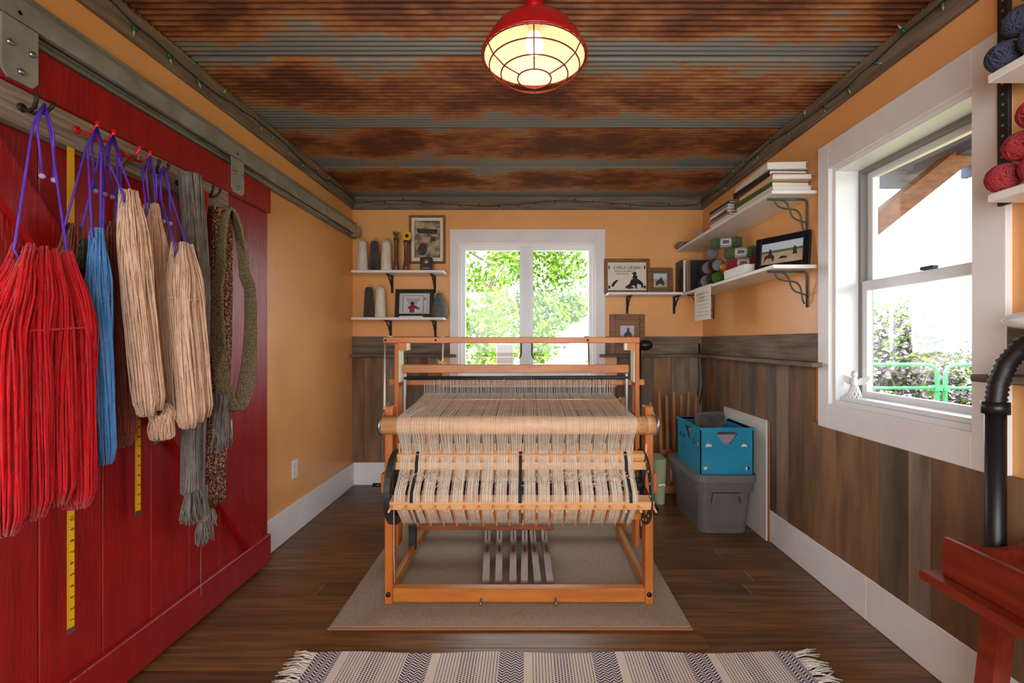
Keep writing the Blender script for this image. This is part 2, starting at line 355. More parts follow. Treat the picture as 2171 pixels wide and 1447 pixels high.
for c, r_ in (((.2, 8.6, 2.6), .6), ((.75, 8.7, 2.75), .5), ((.35, 8.5, 1.75), .45), ((.85, 8.8, 1.85), .3), ((.2, 8.5, 1.2), .4), ((-.9, 8.5, 1.0), .6), ((-1.1, 8.6, 2.0), .7)): blobs += [(c, r_)]*4
ob('branches', br, BARK, t); ob('foliage', leaves(blobs, 11000, .055, R), LEAF, t, kind='stuff')
t = thing('lilac_bush', 'flowering lilac bush with mauve blooms behind the green gate', 'bush', (6.1, 7.4, -.3))
bl = [((5.9+R.gauss(0, .3), 7.4+R.gauss(0, .35), R.uniform(-.1, 1.75)), .36) for _ in range(40)]+[((7.1+R.gauss(0, .6), 7.7+R.gauss(0, .4), R.uniform(-.1, 1.0)), .36) for _ in range(30)]
st = MB()
for i in range(9): st.tube([(5.9+R.gauss(0, .25), 7.4, -.3), (5.9+R.gauss(0, .7), 7.5+R.gauss(0, .3), .9)], [.03, .01], 5)
ob('stems', st, BARK, t); ob('foliage', leaves(bl, 9000, .05, R), LILL, t, kind='stuff'); ob('blooms', leaves([(c, r_*1.08) for c, r_ in bl], 9000, .04, R), LILF, t, kind='stuff')
GREENP = mat('green_gate_paint', (52, 150, 92), rough=.4)
def gate(x0, x1, label, flip):
    g = thing('gate', label, 'gate', ((x0+x1)/2, 5.2, -.3), group=None)
    rr = .1
    top = [(x0, 5.2, -.2), (x0, 5.2, .955-rr), (x0+.03, 5.2, .925), (x0+rr, 5.2, .955), (x1-rr, 5.2, .955), (x1-.03, 5.2, .925), (x1, 5.2, .955-rr), (x1, 5.2, -.2)]
    ob('outer_tube', MB().tube(top, .021, 8), GREENP, g)
    for z in (.69, .44, .2, -.03): ob('cross_tube', MB().tube([(x0, 5.2, z), (x1, 5.2, z)], .017, 8), GREENP, g)
    ob('hinge', B((x0 if flip else x1)-.035, (x0 if flip else x1)+.035, 5.17, 5.23, .66, .72), GREENP, g)
    ob('post_foot', B(x0-.02, x0+.02, 5.18, 5.22, -.3, -.19), GREENP, g)
gate(2.2, 4.655, 'green tube gate panel ending in a rounded corner beside the latch', False)
gate(4.745, 7.2, 'green tube gate panel beyond the latch, reaching past the lilac', True)
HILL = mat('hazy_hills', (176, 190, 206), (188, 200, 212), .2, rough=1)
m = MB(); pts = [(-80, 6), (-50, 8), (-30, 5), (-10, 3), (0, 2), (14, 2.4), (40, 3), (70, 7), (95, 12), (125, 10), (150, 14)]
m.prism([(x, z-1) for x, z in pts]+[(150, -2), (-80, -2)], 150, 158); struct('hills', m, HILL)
t = thing('farmhouse', 'tiny pale house far across the field beyond the double window', 'house', (3.9, 70, -.3))
ob('wall', B(3.4, 6.2, 70, 73, -.3, 1.0), WHITE, t); ob('roof', MB().prism([(3.2, 1.0), (6.4, 1.0), (5.8, 1.7), (3.8, 1.7)], 69.8, 73.2), DARKM, t)
for x in (3.8, 4.6, 5.4): ob('window', B(x, x+.4, 69.95, 70, .2, .7), DARKM, t)
tag(ob('porch_post', B(-.36, -.17, 5.2, 5.36, -.3, 1.19, bev=.01), mat('grey_post_paint', (84, 82, 86), rough=.6)), 'square grey post standing outside the left pane', 'post')
ROOFU = mat('roof_underside', (128, 134, 140), (104, 110, 120), 6, rough=.5, metal=.4)
t = thing('porch_roof', 'porch roof edge with corrugated underside seen through the sash window', 'roof', (2.2, 1, 2.33))
m = MB(); vs_ = []; fs = []
for i in range(161):
    xx = 1.67+i*(2.84-1.67)/160; vs_ += [(xx, -1.2, 2.34+.012*math.sin(i*2*PI/10)), (xx, 2.95, 2.34+.012*math.sin(i*2*PI/10))]
for i in range(160): fs.append((2*i, 2*i+1, 2*i+3, 2*i+2))
ob('roofing', m.add(vs_, fs, True), ROOFU, t); BEAM = mat('porch_beam_paint', (66, 78, 120), rough=.6); ob('deck', B(1.67, 2.84, -1.2, 2.95, 2.36, 2.39), BEAM, t)
ob('edge_beam', B(2.25, 2.40, -1.2, 2.93, 2.19, 2.325), BEAM, t); ob('fascia', B(2.81, 2.85, -1.2, 2.97, 2.27, 2.40), BEAM, t)
BRACEW = mat('brace_wood', (110, 66, 36), (150, 100, 62), 5, (2, 6, 6), rough=.6, detail=7)
tag(ob('roof_brace', MB().prism([(1.675, 1.64), (1.675, 1.755), (2.25, 2.215), (2.40, 2.215), (2.36, 2.185)], 2.40, 2.50), BRACEW), 'diagonal brown timber brace under the porch roof', 'brace')

# ================================================================ SLIDING DOOR
d = struct('door_1', B(-1.452, -1.447, .99, 2.48, .03, 2.04), RED)
ys = [.97, 1.137, 1.3376, 1.538, 1.735, 1.93, 2.12, 2.316, 2.515]
for a, b in zip(ys, ys[1:]): ob('plank', B(-1.447, -1.43, a+.001, b-.001, .02, 2.045, bev=.003), RED, d)
def rail(z0, z1): ob('rail', B(-1.43, -1.405, .955, 2.505, z0, z1, bev=.004), RED, d)
rail(1.914, 2.05); rail(.015, .166)
ob('brace', MB().prism([(.98, 1.914), (1.1, 1.914), (2.44, .166), (2.32, .166)], -1.43, -1.406, axis='X'), RED, d)
t = thing('door_track', 'grey board and galvanised track the red sliding door hangs from', 'track', (-1.47, 2, 2.1))
ob('board', B(XL, -1.452, .2, 3.87, 2.085, 2.216, bev=.003), RAILM, t)
m = MB(); m.box(-1.452, -1.40, .25, 3.80, 2.150, 2.156); m.box(-1.452, -1.446, .25, 3.80, 2.095, 2.15); m.box(-1.406, -1.40, .25, 3.80, 2.095, 2.15); m.box(-1.446, -1.436, .25, 3.8, 2.095, 2.1); m.box(-1.416, -1.406, .25, 3.8, 2.095, 2.1)
ob('track', m, GALV, t)
ob('end_bracket', B(-1.46, -1.395, 3.76, 3.82, 2.085, 2.17, bev=.004), GALV, t)
for yc in (1.262, 2.21):
    h = ob('hanger', MB().prism([(yc-.045, 2.09), (yc+.045, 2.09), (yc+.045, 1.945), (yc+.03, 1.925), (yc-.03, 1.925), (yc-.045, 1.945)], -1.405, -1.398, axis='X'), GALV, d)
    for dy, z in ((-.028, 2.02), (.028, 2.02), (0, 1.955)): ob('bolt', MB().lathe([(.009, 0), (.009, .004), (.004, .008)], 10, (-1.398, yc+dy, z), 'X'), STEEL, h)
    ob('wheel', MB().lathe([(.03, -.006), (.03, .006)], 20, (-1.421, yc, 2.118), 'X'), GALV, h)
    ob('axle', MB().lathe([(.006, -1.44), (.006, -1.40)], 8, (0, yc, 2.118), 'X'), STEEL, h)
tag(ob('hook_board', B(-1.43, -1.385, 1.175, 2.12, 1.802, 1.904, bev=.004), HOOKW), 'weathered grey board of hooks fixed across the red door', 'hook board')
hb = bpy.data.objects['hook_board']
def hook(yc, z, col, two=True):
    h = thing('coat_hook', 'x', 'hook', (-1.385, yc, z))
    ob('plate', MB().lathe([(.012, 0), (.012, .004)], 12, (-1.385, yc, z), 'X'), col, h)
    for s_ in ((-1, 1) if two else (0,)):
        ob('prong', MB().tube([(-1.383, yc, z), (-1.36, yc+.006*s_, z-.012), (-1.335, yc+.014*s_, z-.008), (-1.322, yc+.02*s_, z+.012), (-1.32, yc+.022*s_, z+.026)], [.005, .005, .005, .005, .006], 7), col, h)
    return h
REDP = mat('red_hook_plastic', (206, 20, 24), rough=.35)
HK = {}
for i, (u, v, c, lb) in enumerate(((88, 228, BLACKM, 'black iron double hook above the big red skein'), (200, 275, REDP, 'red hook carrying the yellow tape and blue skein'), (235, 292, REDP, 'red hook carrying the rust and widest peach skein'),
                     (290, 325, REDP, 'red hook with the leather strap looped over it'), (313, 335, REDP, 'red hook with a tape measure, last before the iron hook'), (342, 358, BLACKM, 'black iron hook above the shortest peach skein'),
                     (405, 388, BLACKM, 'black hook hidden under the grey yarn scarf'), (455, 410, BLACKM, 'black hook under the olive knitted cowl'))):
    yc = 1.33*970/(1119-u); z = 1.21+(725-v)/(970/yc); HK[i] = (yc, z); h = hook(yc, z, c, c is BLACKM); h['label'] = lb; h['group'] = 'hooks on the door board'

# ---- hanging yarn
def strands(n, path, ry, rx, prof, r, R, wob=.004, seg=16, dome=0):
    """path(t)->(x,y,z); strands spread over an ellipse rx,ry scaled by prof(t)"""
    m = MB()
    for i in range(n):
        a = 2*PI*i/n+R.uniform(-.08, .08); k = 1 if i % 3 else R.uniform(.6, .9); ph = R.uniform(0, 6); pts = []
        tw = R.uniform(-.25, .25); end = R.uniform(.985, 1.0)
        for j in range(seg+1):
            t = j/seg*end; x, y, z = path(t); p = prof(t)*k
            pts.append((x+rx*p*math.cos(a+tw*t)+wob*math.sin(ph+5*t), y+ry*p*math.sin(a+tw*t)+wob*math.sin(ph*1.7+6*t), z-dome*math.sin(a)**2*k*max(0, 1-t/.3)))
        m.tube(pts, r, 5)
    return m
def lobe(t, top=.5, ta=.2, tb=.93, end=.55):
    if t < ta: q = t/ta; return top+(1-top)*(q*q*(3-2*q))
    if t > tb: q = (t-tb)/(1-tb); return 1-(1-end)*q*q
    return 1
def skein(name, label, col, y, x, ztop, zbot, ry, rx, n, r, hk, drift=0, tails=1, group='yarn skeins hanging on the door', cordlen=None, seg=16, out=0):
    R = random.Random(hash(label) % 9999 if False else len(label)*37+int(ztop*1000)); m = MB()
    for q in range(tails):
        off = (q-(tails-1)/2)*(2*ry/tails)
        def path(t, off=off, q=q):
            e = min(1, t/.3); return (x+out*t, y+drift*t+off*(.5+.5*e), ztop-(ztop-zbot-(.03*((q*7) % 3)/2))*t)
        rr = ry/tails*1.12
        m2 = strands(int(n*3.2)//tails, path, rr, rx, lambda t: lobe(t), r*.5, R, seg=seg, wob=.006, dome=.075)
        m.add(m2.v, m2.f, True)
        core = []                                       # filled middle of the bundle
        cv = []; cn = 16
        for j in range(13):
            t = .03+.95*j/12; px, py, pz = path(t); q_ = lobe(t)*.9
            cv += [(px+rx*q_*math.cos(2*PI*k/cn), py+rr*q_*math.sin(2*PI*k/cn), pz-.075*math.sin(2*PI*k/cn)**2*max(0, 1-t/.3)) for k in range(cn)]
        m.add(cv, [(j*cn+k, j*cn+(k+1) % cn, (j+1)*cn+(k+1) % cn, (j+1)*cn+k) for j in range(12) for k in range(cn)]+[tuple(range(cn)), tuple(range(12*cn, 13*cn))], True)
    o = tag(ob(name, m, col), label, 'yarn skein', group)
    # tie strand round the bundle
    zt = ztop-(ztop-zbot)*.3
    ty = y+drift*.3
    ob('tie', MB().tube([(x+out*.3+rx*1.12*math.cos(a), ty+ry*1.12*math.sin(a), zt+.006*math.sin(2*a)) for a in [2*PI*k/20 for k in range(20)]], .0025, 5, closed=True), col, o)
    if hk is not None:
        hy, hz = HK[hk]; c = MB()
        for s_ in (-1, 1): c.tube([(-1.325, hy, hz+.005), (-1.33+.01*s_, hy+.012*s_, hz-.05), (x, y+ry*.55*s_, ztop-.02), (x, y+ry*.4*s_, ztop-.05)], .0032, 6)
        for s_ in (-1, .4): c.tube([(-1.322, hy, hz+.01), (-1.31, hy+.03*s_, hz-.06), (-1.305, hy+.022*s_, hz-.19)], .003, 6)
        ob('hanging_cord', c, CORD, o)
        k = MB()
        for s_ in (-1, .4): k.ball((-1.305, hy+.022*s_, hz-.195), .0075, 8)
        ob('cord_stop', k, mat('clear_bead', (176, 160, 214), rough=.15), o)
    return o
skein('yarn_skein', 'large bright red yarn skein hung in front of the red door', Y_RED, 1.178, -1.25, 1.455, .75, .118, .042, 200, .0042, 0, tails=4)
skein('yarn_skein', 'rust brown skein half hidden behind the red skein', Y_RUST, 1.345, -1.338, 1.56, .95, .045, .02, 60, .004, 1)
skein('yarn_skein', 'narrow black skein between rust and blue skeins', Y_BLACK, 1.342, -1.30, 1.515, .98, .02, .012, 40, .004, None)
skein('yarn_skein', 'sky blue yarn skein', Y_BLUE, 1.338, -1.262, 1.545, .845, .024, .019, 64, .0038, 1, drift=.03)
skein('yarn_skein', 'rust brown skein right beside the blue skein', Y_RUST, 1.445, -1.32, 1.592, .868, .04, .022, 70, .004, 2, drift=.045)
skein('yarn_skein', 'widest peach skein, draped over two red hooks', Y_CREAM, 1.418, -1.238, 1.683, .968, .037, .027, 90, .0042, 2, drift=.085, tails=2)
skein('yarn_skein', 'peach skein with a folded loop dangling below it', Y_CREAM, 1.578, -1.30, 1.69, .96, .038, .028, 80, .0042, 4, drift=.085)
skein('yarn_skein', 'shortest peach skein, tied in three lobes beside the grey scarf', Y_CREAM, 1.605, -1.215, 1.56, .9, .056, .032, 100, .0042, 5, drift=.07, tails=3)
skein('yarn_skein', 'small folded peach loop under the peach skeins', Y_CREAM, 1.595, -1.275, 1.0, .87, .03, .03, 44, .0042, None)
# scarves
def ribbon(name, label, cat, col, pts, width, thick, n, group='scarves on the door', r=.0045, wob=.005):
    R = random.Random(len(label)); m = MB(); P_ = [Vector(p) for p in pts]
    def path(t):
        q = t*(len(P_)-1); i = min(int(q), len(P_)-2); return P_[i].lerp(P_[i+1], q-i)
    return tag(ob(name, strands(n, path, width, thick, lambda t: 1, r, R, wob, seg=24), col), label, cat, group)
def fringe(name, parent, col, y, x, z0, z1, w_, n, R):
    m = MB()
    for i in range(n):
        yy = y+R.uniform(-w_, w_); xx = x+R.uniform(-.02, .02)
        m.tube([(xx*.5+x*.5, y+(yy-y)*.5, z0), (xx, yy, (z0+z1)/2), (xx+R.uniform(-.01, .01), yy+R.uniform(-.012, .012), z1+R.uniform(0, .03))], [.004, .003, .002], 4)
    ob(name, m, col, parent)
R = random.Random(5)
sc = ribbon('yarn_scarf', 'long grey bunched yarn scarf with tassels nearly reaching the floor', 'scarf', Y_GREY, [(-1.33, 1.80, 1.87), (-1.315, 1.80, 1.7), (-1.30, 1.81, 1.4), (-1.31, 1.80, .9), (-1.31, 1.79, .62)], .036, .03, 70)
o = ob('tail', strands(50, lambda t: (-1.29, 1.76, 1.0-.36*t), .03, .022, lambda t: 1-.25*math.sin(PI*t), .004, R, seg=10), Y_GREY, sc)
fringe('tassel', sc, Y_GREY, 1.755, -1.29, .65, .51, .038, 60, R); ob('knot', MB().ball((-1.29, 1.757, .655), .022), Y_GREY, sc)
o = ob('tail', strands(40, lambda t: (-1.30, 1.815+.01*t, .64-.12*t), .022, .02, lambda t: 1, .004, R, seg=8), Y_GREY, sc)
ob('knot', MB().ball((-1.30, 1.83, .52), .027), Y_GREY, sc); fringe('tassel', sc, Y_GREY, 1.835, -1.30, .51, .40, .03, 60, R); fringe('tassel', sc, Y_GREY, 1.86, -1.29, .53, .46, .025, 25, R)
o = ob('tail', strands(30, lambda t: (-1.27, 1.89, 1.0-.14*t), .025, .02, lambda t: 1, .004, R, seg=6), Y_GREY, sc); fringe('tassel', sc, Y_GREY, 1.90, -1.265, .93, .76, .04, 60, R)
ob('loose_thread', MB().tube([(-1.30, 1.82, .42), (-1.30, 1.818, .3), (-1.30, 1.822, .2)], .0012, 4), Y_GREY, sc)
tw = ribbon('tweed_scarf', 'speckled red and brown tweed scarf with fringe beside the olive cowl', 'scarf', Y_TWEED, [(-1.355, 2.03, 1.80), (-1.36, 2.04, 1.72), (-1.36, 2.03, 1.2), (-1.36, 1.99, .62)], .05, .018, 60, r=.007)
m = MB()
for i in range(16): m.tube([(-1.34, 1.915+i*.0075, .63), (-1.34, 1.912+i*.0075, .5+R.uniform(0, .02))], .003, 5)
ob('fringe', m, Y_TWEED, tw)
def cowl():
    m = MB(); N_ = 26
    for s_ in range(-9, 10):                             # knitted loop: side by side ribs
        k = s_/9; pts = []
        for i in range(48):
            a = 2*PI*i/48; sx = math.sin(a); cz = math.cos(a)
            wv = .062+.018*math.cos(a*.5)
            pts.append((-1.275+.03*sx+.022*k, 1.975+wv*1.1*sx*(.6 if cz > .3 else 1)-.02*k*cz+.035*(1-cz)*.5-.018, 1.345+.43*cz+.012*k*sx))
        m.tube(pts, .0062, 5, closed=True)
    return m
tag(ob('knitted_cowl', cowl(), mat('olive_knit', (104, 90, 60), (158, 142, 108), 210, rough=.95, bump=1, lo=.42, hi=.58)), 'olive knitted loop cowl hanging from the hook board', 'cowl')
tag(ob('grey_scarf', strands(24, lambda t: (-1.385+.0*t, 2.11, 1.80-.62*t), .012, .010, lambda t: 1, .004, R, seg=10), Y_GREY), 'thin dark grey scarf end at the last hook', 'scarf')
tag(ob('red_scarf', strands(30, lambda t: (-1.345, 1.885, 1.83-.25*t), .018, .018, lambda t: 1-.3*t, .005, R, seg=10), yarn('orange_red', (178, 36, 16), (200, 50, 24))), 'small orange red knot of yarn between grey scarf and cowl', 'scarf')
tt = MB(); 
for i in range(10): tt.tube([(-1.35, 2.085+R.uniform(-.003, .003), .86), (-1.35, 2.085+R.uniform(-.008, .008), .77)], .0016, 4)
tag(ob('white_tassel', tt, Y_WHITE), 'small white tassel below the olive cowl', 'tassel')
# tape measures, strap
def tape(label, y, zt, zb, x, nums, drift=0):
    o = tag(ob('tape_measure', MB().add([(x, y-.011+drift, zt), (x, y+.011+drift, zt), (x, y+.011, zb), (x, y-.011, zb), (x+.001, y-.011+drift, zt), (x+.001, y+.011+drift, zt), (x+.001, y+.011, zb), (x+.001, y-.011, zb)],
        [(0, 1, 2, 3), (7, 6, 5, 4), (0, 4, 5, 1), (3, 2, 6, 7), (0, 3, 7, 4), (1, 5, 6, 2)]), TAPEY), label, 'tape measure', 'yellow tape measures on the door')
    ob('metal_tip', B(x-.0005, x+.0018, y-.0115, y+.0115, zb-.004, zb+.012), STEEL, o)
    tk = MB(); z = zb+.012; i = 0
    while z < min(zt, zb+.7):
        L_ = .009 if i % 4 == 0 else .005; tk.box(x+.001, x+.0013, y-.011, y-.011+L_, z, z+.0009); z += .00635; i += 1
    ob('tick_marks', tk, INK, o)
    for k in range(nums): text(str(k+1), .017, INK, o, (x+.0014, y+.003, zb+.012+.0254*1.35*(k+1)-.012), (PI/2, -PI/2, PI/2) if False else Matrix(((0, 0, 1), (0, 1, 0), (-1, 0, 0))).to_euler(), name='numeral')
    return o
tape('yellow tape measure hanging longest, below the red skein', 1.386, 1.80, .334, -1.385, 18)
tape('yellow tape measure ending higher, beside the rust skein', 1.625, 1.72, .60, -1.385, 12)
tag(ob('leather_strap', MB().tube([(-1.33, 1.55, 1.84), (-1.362, 1.52, 1.78), (-1.368, 1.515, 1.6)], [.006]*3, 6).tube([(-1.32, 1.56, 1.84), (-1.335, 1.61, 1.83), (-1.33, 1.625, 1.7)], .005, 6).tube([(-1.365, 1.525, 1.6), (-1.365, 1.57, 1.0), (-1.30, 1.60, .93)], .006, 6), mat('brown_leather', (96, 64, 38), rough=.5)), 'narrow brown leather strap looped over a red hook', 'strap')
tag(ob('strap_buckle', MB().tube([(-1.29, 1.585, .93), (-1.29, 1.62, .93), (-1.29, 1.62, .86), (-1.29, 1.585, .86)], .005, 6, closed=True).tube([(-1.29, 1.585, .895), (-1.29, 1.62, .895)], .004, 6), mat('buckle_plastic', (110, 96, 90), rough=.4)), 'grey buckle dangling under the peach skeins', 'buckle')

# ================================================================ LOOM
lm = thing('floor_loom', 'large orange wooden floor loom strung with pale warp threads', 'loom', (-.04, 2.5, .014))
def lp(name, *a, m=LOOMW, bev=.003, par=None): return ob(name, B(*a, bev=bev), m, par or lm)
for x0, x1 in ((-.654, -.617), (.536, .573)):
    p = lp('front_post', x0, x1, 2.088, 2.15, .014, .917, m=LOOMV)
    xb = x0+.018
    ob('bolt', MB().lathe([(.011, -.006), (.011, 0)], 12, (xb, 2.088, .06), 'Y'), BLACKP, p)
    ob('wing_nut', MB().lathe([(.012, -.012), (.012, .0)], 10, (x0 if x0 < 0 else x1+.012, 2.12, .06), 'X'), STEEL, p)
    ob('beam_bracket', MB().prism([(2.086, .86), (2.086, .885), (2.15, .93), (2.15, .895)], x0-.004 if x0 < 0 else x1, x0 if x0 < 0 else x1+.004, axis='X'), GALV, p)
for x0, x1 in ((-.66, -.625), (.58, .615)): lp('rear_post', x0, x1, 2.86, 2.92, .014, .86, m=LOOMV)
s_ = lp('front_stretcher', -.617, .536, 2.09, 2.13, .022, .085)
for u in (1020, 1178): ob('pin', MB().tube([((u-1119)/464.5, 2.09, .04), ((u-1119)/464.5, 2.065, .036), ((u-1119)/464.5, 2.06, .022)], .005, 8), STEEL, s_)
lp('rear_stretcher', -.625, .58, 2.87, 2.91, .12, .18)
SIDE = mat('loom_wood_side', (170, 108, 52), (192, 130, 72), 5, (7, 1, 7), rough=.4)
for x0, x1 in ((-.652, -.626), (.545, .571)):
    lp('side_rail', x0, x1, 2.15, 2.86, .022, .085, m=SIDE); lp('upper_side_rail', x0, x1, 2.15, 2.86, .76, .82, m=SIDE)
lp('rear_beam', -.625, .58, 2.865, 2.915, .79, .85)
# breast roller
rl = ob('breast_roller', MB().lathe([(.0405, -.645), (.0405, .565)], 32, (0, 2.045, .839), 'X'), LOOMP, lm)
for x in (-.658, .565): ob('end_disc', MB().lathe([(.046, 0), (.046, .011)], 28, (x, 2.045, .839), 'X'), STEEL, rl)
ob('maker_label', MB().lathe([(.0409, .485), (.0409, .53)], 32, (0, 2.045, .839), 'X', cap=False), mat('faded_label', (196, 150, 96), (160, 104, 56), 60, rough=.6), rl)
# sectional warp beam: four peg rails round an axle
AY, AZ = 2.115, .548
wbm = ob('warp_beam', MB().lathe([(.022, -.60), (.022, .53)], 14, (0, AY, AZ), 'X'), DARKM, lm)
pegm = MB().tube([(0, 0, -.012), (0, 0, .046)], [.0055, .0045], 8).mesh('peg'); pegm.materials.append(LOOMP)
PX = [-.582+.0621*k for k in range(19)]
for th in (77, -13, -103, 167):
    a = math.radians(th); d_ = (-math.cos(a), math.sin(a)); t_ = (-math.sin(a), -math.cos(a))
    q = [(AY+d_[0]*r_+t_[0]*s2, AZ+d_[1]*r_+t_[1]*s2) for r_, s2 in ((.11, -.0185), (.165, -.0185), (.165, .0185), (.11, .0185))]
    sl_ = ob('beam_rail', MB().prism(q, -.598, .54, axis='X'), LOOMP if th > -50 else LOOMW, lm)
    if th != 167:
        for x in PX:
            o = bpy.data.objects.new('peg', pegm); C.objects.link(o); o.parent = sl_; o.location = (x, AY+d_[0]*.165, AZ+d_[1]*.165)
            o.rotation_euler = (math.atan2(-d_[0], d_[1]), 0, 0)
lp('tension_strip', -.598, .535, 2.046, 2.054, .639, .674, m=LOOMP)
def disc(x0, x1, holes):
    m = MB(); n = 40; vs_ = []
    for x in (x0, x1):
        for r_ in (.168, .13): vs_ += [(x, AY+r_*math.cos(2*PI*k/n), AZ+r_*math.sin(2*PI*k/n)) for k in range(n)]
    fs = []
    for k in range(n):
        j = (k+1) % n; fs += [(k, j, n+j, n+k), (2*n+k, 3*n+k, 3*n+j, 2*n+j), (k, 2*n+k, 2*n+j, j), (n+k, n+j, 3*n+j, 3*n+k)]
    m.add(vs_, fs)
    for k in range(4): a = k*PI/2+.3; m.tube([((x0+x1)/2, AY, AZ), ((x0+x1)/2, AY+.14*math.cos(a), AZ+.14*math.sin(a))], .012, 6)
    g = ob('ratchet_wheel', m, DARKM, lm)
    if holes:
        for k in range(18): a = 2*PI*k/18; ob('hole', MB().lathe([(.006, 0), (.006, .0015)], 8, (x0-.0012, AY+.15*math.cos(a), AZ+.15*math.sin(a)), 'X'), CREAMP, g)
disc(-.616, -.59, False); disc(.527, .535, True)
for sx, x in ((-1, -.654), (1, .573)):
    h = ob('crank_block', B(min(x, x+sx*.018), max(x, x+sx*.018), 2.09, 2.13, .52, .61, bev=.003), LOOMV, lm); ob('crank_handle', MB().tube([(x+sx*.018, 2.11, .552), (x+sx*.06, 2.11, .552)], .009, 10), BLACKP if sx < 0 else GALV, h)
# castle
CY0, CY1 = 2.5, 2.58
for x0, x1 in ((-.73, -.707), (.587, .611)): lp('castle_post', x0, x1, CY0, CY1, .09, 1.205, m=LOOMV)
tb = lp('top_bar', -.79, .611, CY0-.004, CY0+.045, 1.205, 1.238)
for u in (818, 924, 1246): ob('bolt', MB().lathe([(.006, -.004), (.006, 0)], 10, ((u-1119)/388, CY0-.004, 1.221), 'Y'), BLACKM, tb)
for u in (815, 928, 1243): ob('pulley', MB().lathe([(.022, -.006), (.018, 0), (.022, .006)], 20, ((u-1119)/388+.01, CY0+.06, 1.225), 'Y'), CREAMP, tb)
for x, s2 in ((-.685, 1), (.565, -1)): ob('corner_block', B(x-.022, x+.022, CY0, CY0+.03, 1.165, 1.205), LOOMW, tb); ob('tape', B(x+s2*.024-.012, x+s2*.024+.012, CY0+.001, CY0+.028, 1.167, 1.204), TAPE, tb)
for x in (-.703, .583): lp('felt_strip', x-.004, x+.004, CY0+.002, CY1, .99, 1.165, m=TAPE)
for u0, dx in ((817, .025),): ob('brake_cord', MB().tube([((u0-1119)/388, CY0-.01, 1.2), (-.664, 2.12, .90)], .005, 6), Y_WHITE, lm)
hf = lp('harness_bar', -.69, .555, CY0+.01, CY0+.03, 1.041, 1.087)
lp('rear_cross_bar', -.785, .66, 2.585, 2.61, .967, 1.0)
lp('harness_strip', -.685, -.668, CY0+.012, CY0+.026, .78, 1.041, m=STEEL); lp('harness_strip', .535, .552, CY0+.012, CY0+.026, .78, 1.041, m=STEEL)
ob('heddle_rod', MB().tube([(-.68, CY0+.02, 1.012), (.555, CY0+.02, 1.016)], .011, 8), DARKM, lm); ob('heddle_rod', MB().tube([(-.66, CY0+.02, .80), (.54, CY0+.02, .80)], .007, 8), DARKM, lm)
for u, c in ((936, Y_WHITE), (1250, Y_CHAR)):
    X_ = (u-1119)/388; o = ob('tie_cord', MB().tube([(X_, CY0+.05, 1.21), (X_, CY0+.03, 1.10), (X_, CY0+.02, 1.088)], .004, 6), c, lm)
    f = MB()
    for i in range(16): f.tube([(X_, CY0+.02, 1.10), (X_+R.uniform(-.03, .03), CY0+R.uniform(-.01, .03), 1.09+R.uniform(0, .025))], .0016, 4)
    ob('frayed_end', f, Y_WHITE, o)
NT = 340
m = MB(); hd = MB()
def tpath(x, xs):
    pts = [(x, 2.56, .925), (x, 2.35, .90), (x, 2.047, .8805)]
    for a in (60, 30, 0, -30, -60): pts.append((x, 2.045-.0415*math.cos(math.radians(a)), .839+.0415*math.sin(math.radians(a))))
    return pts+[(xs, 2.073, .7145), (xs, 2.044, .672), (xs, 2.044, .64), (xs, 1.958, .566), (xs, 1.951, .525), (xs, 2.085, .386), (xs, 2.12, .381)]
for i in range(NT):
    x = -.574+1.051*i/(NT-1); sec = min(16, int((x+.582)/.0621)); c = -.582+.0621*(sec+.5); xs = c+(x-c)*.84+R.uniform(-.001, .001)
    if i % 20 == 19: continue
    m.tube(tpath(x+R.uniform(-.0012, .0012), xs), .001, 4, cap=False)
    if i % 2 == 0: hd.tube([(x+R.uniform(-.006, .006), CY0+.02+R.uniform(-.01, .01), 1.012), (x, CY0+.03, .905)], .0013, 4, cap=False)
ob('warp_threads', m, THREAD, lm, kind='stuff', label='pale cream warp threads'); ob('heddles', hd, HEDD, lm, kind='stuff')
m = MB()
for i in range(70):
    x = R.uniform(-.56, .46); z = R.uniform(.58, .645); p = [(x, 2.02, z)]
    for k in range(4): p.append((p[-1][0]+R.uniform(-.03, .03), 2.0+R.uniform(-.03, .02), .6+R.uniform(-.02, .045)))
    m.tube(p, .0013, 4)
ob('loose_threads', m, THREAD, lm, kind='stuff')
STRAPM = mat('black_strap', (22, 22, 24), rough=.8)
for x in (-.497, -.033, .44):
    m = MB(); pp = tpath(x, x)[8:]; vs_ = []; n = len(pp)
    for p in pp: vs_ += [(p[0]-.007, p[1]-.003, p[2]+.002), (p[0]+.007, p[1]-.003, p[2]+.002)]
    m.add(vs_, [(2*k, 2*k+1, 2*k+3, 2*k+2) for k in range(n-1)]); ob('strap', m, STRAPM, lm)
for k in range(4): lp('lamm', -.67, .14, 2.60+.035*k, 2.615+.035*k, .165+.006*k, .20+.006*k, m=mat('lamm_pale', (150, 142, 138), rough=.5), bev=.002)
lp('lamm_rail', -.673, .145, 2.57, 2.59, .155, .185, m=LAMM)
lp('lamm_bracket', -.66, -.62, 2.53, 2.56, .06, .19, m=DARKM)
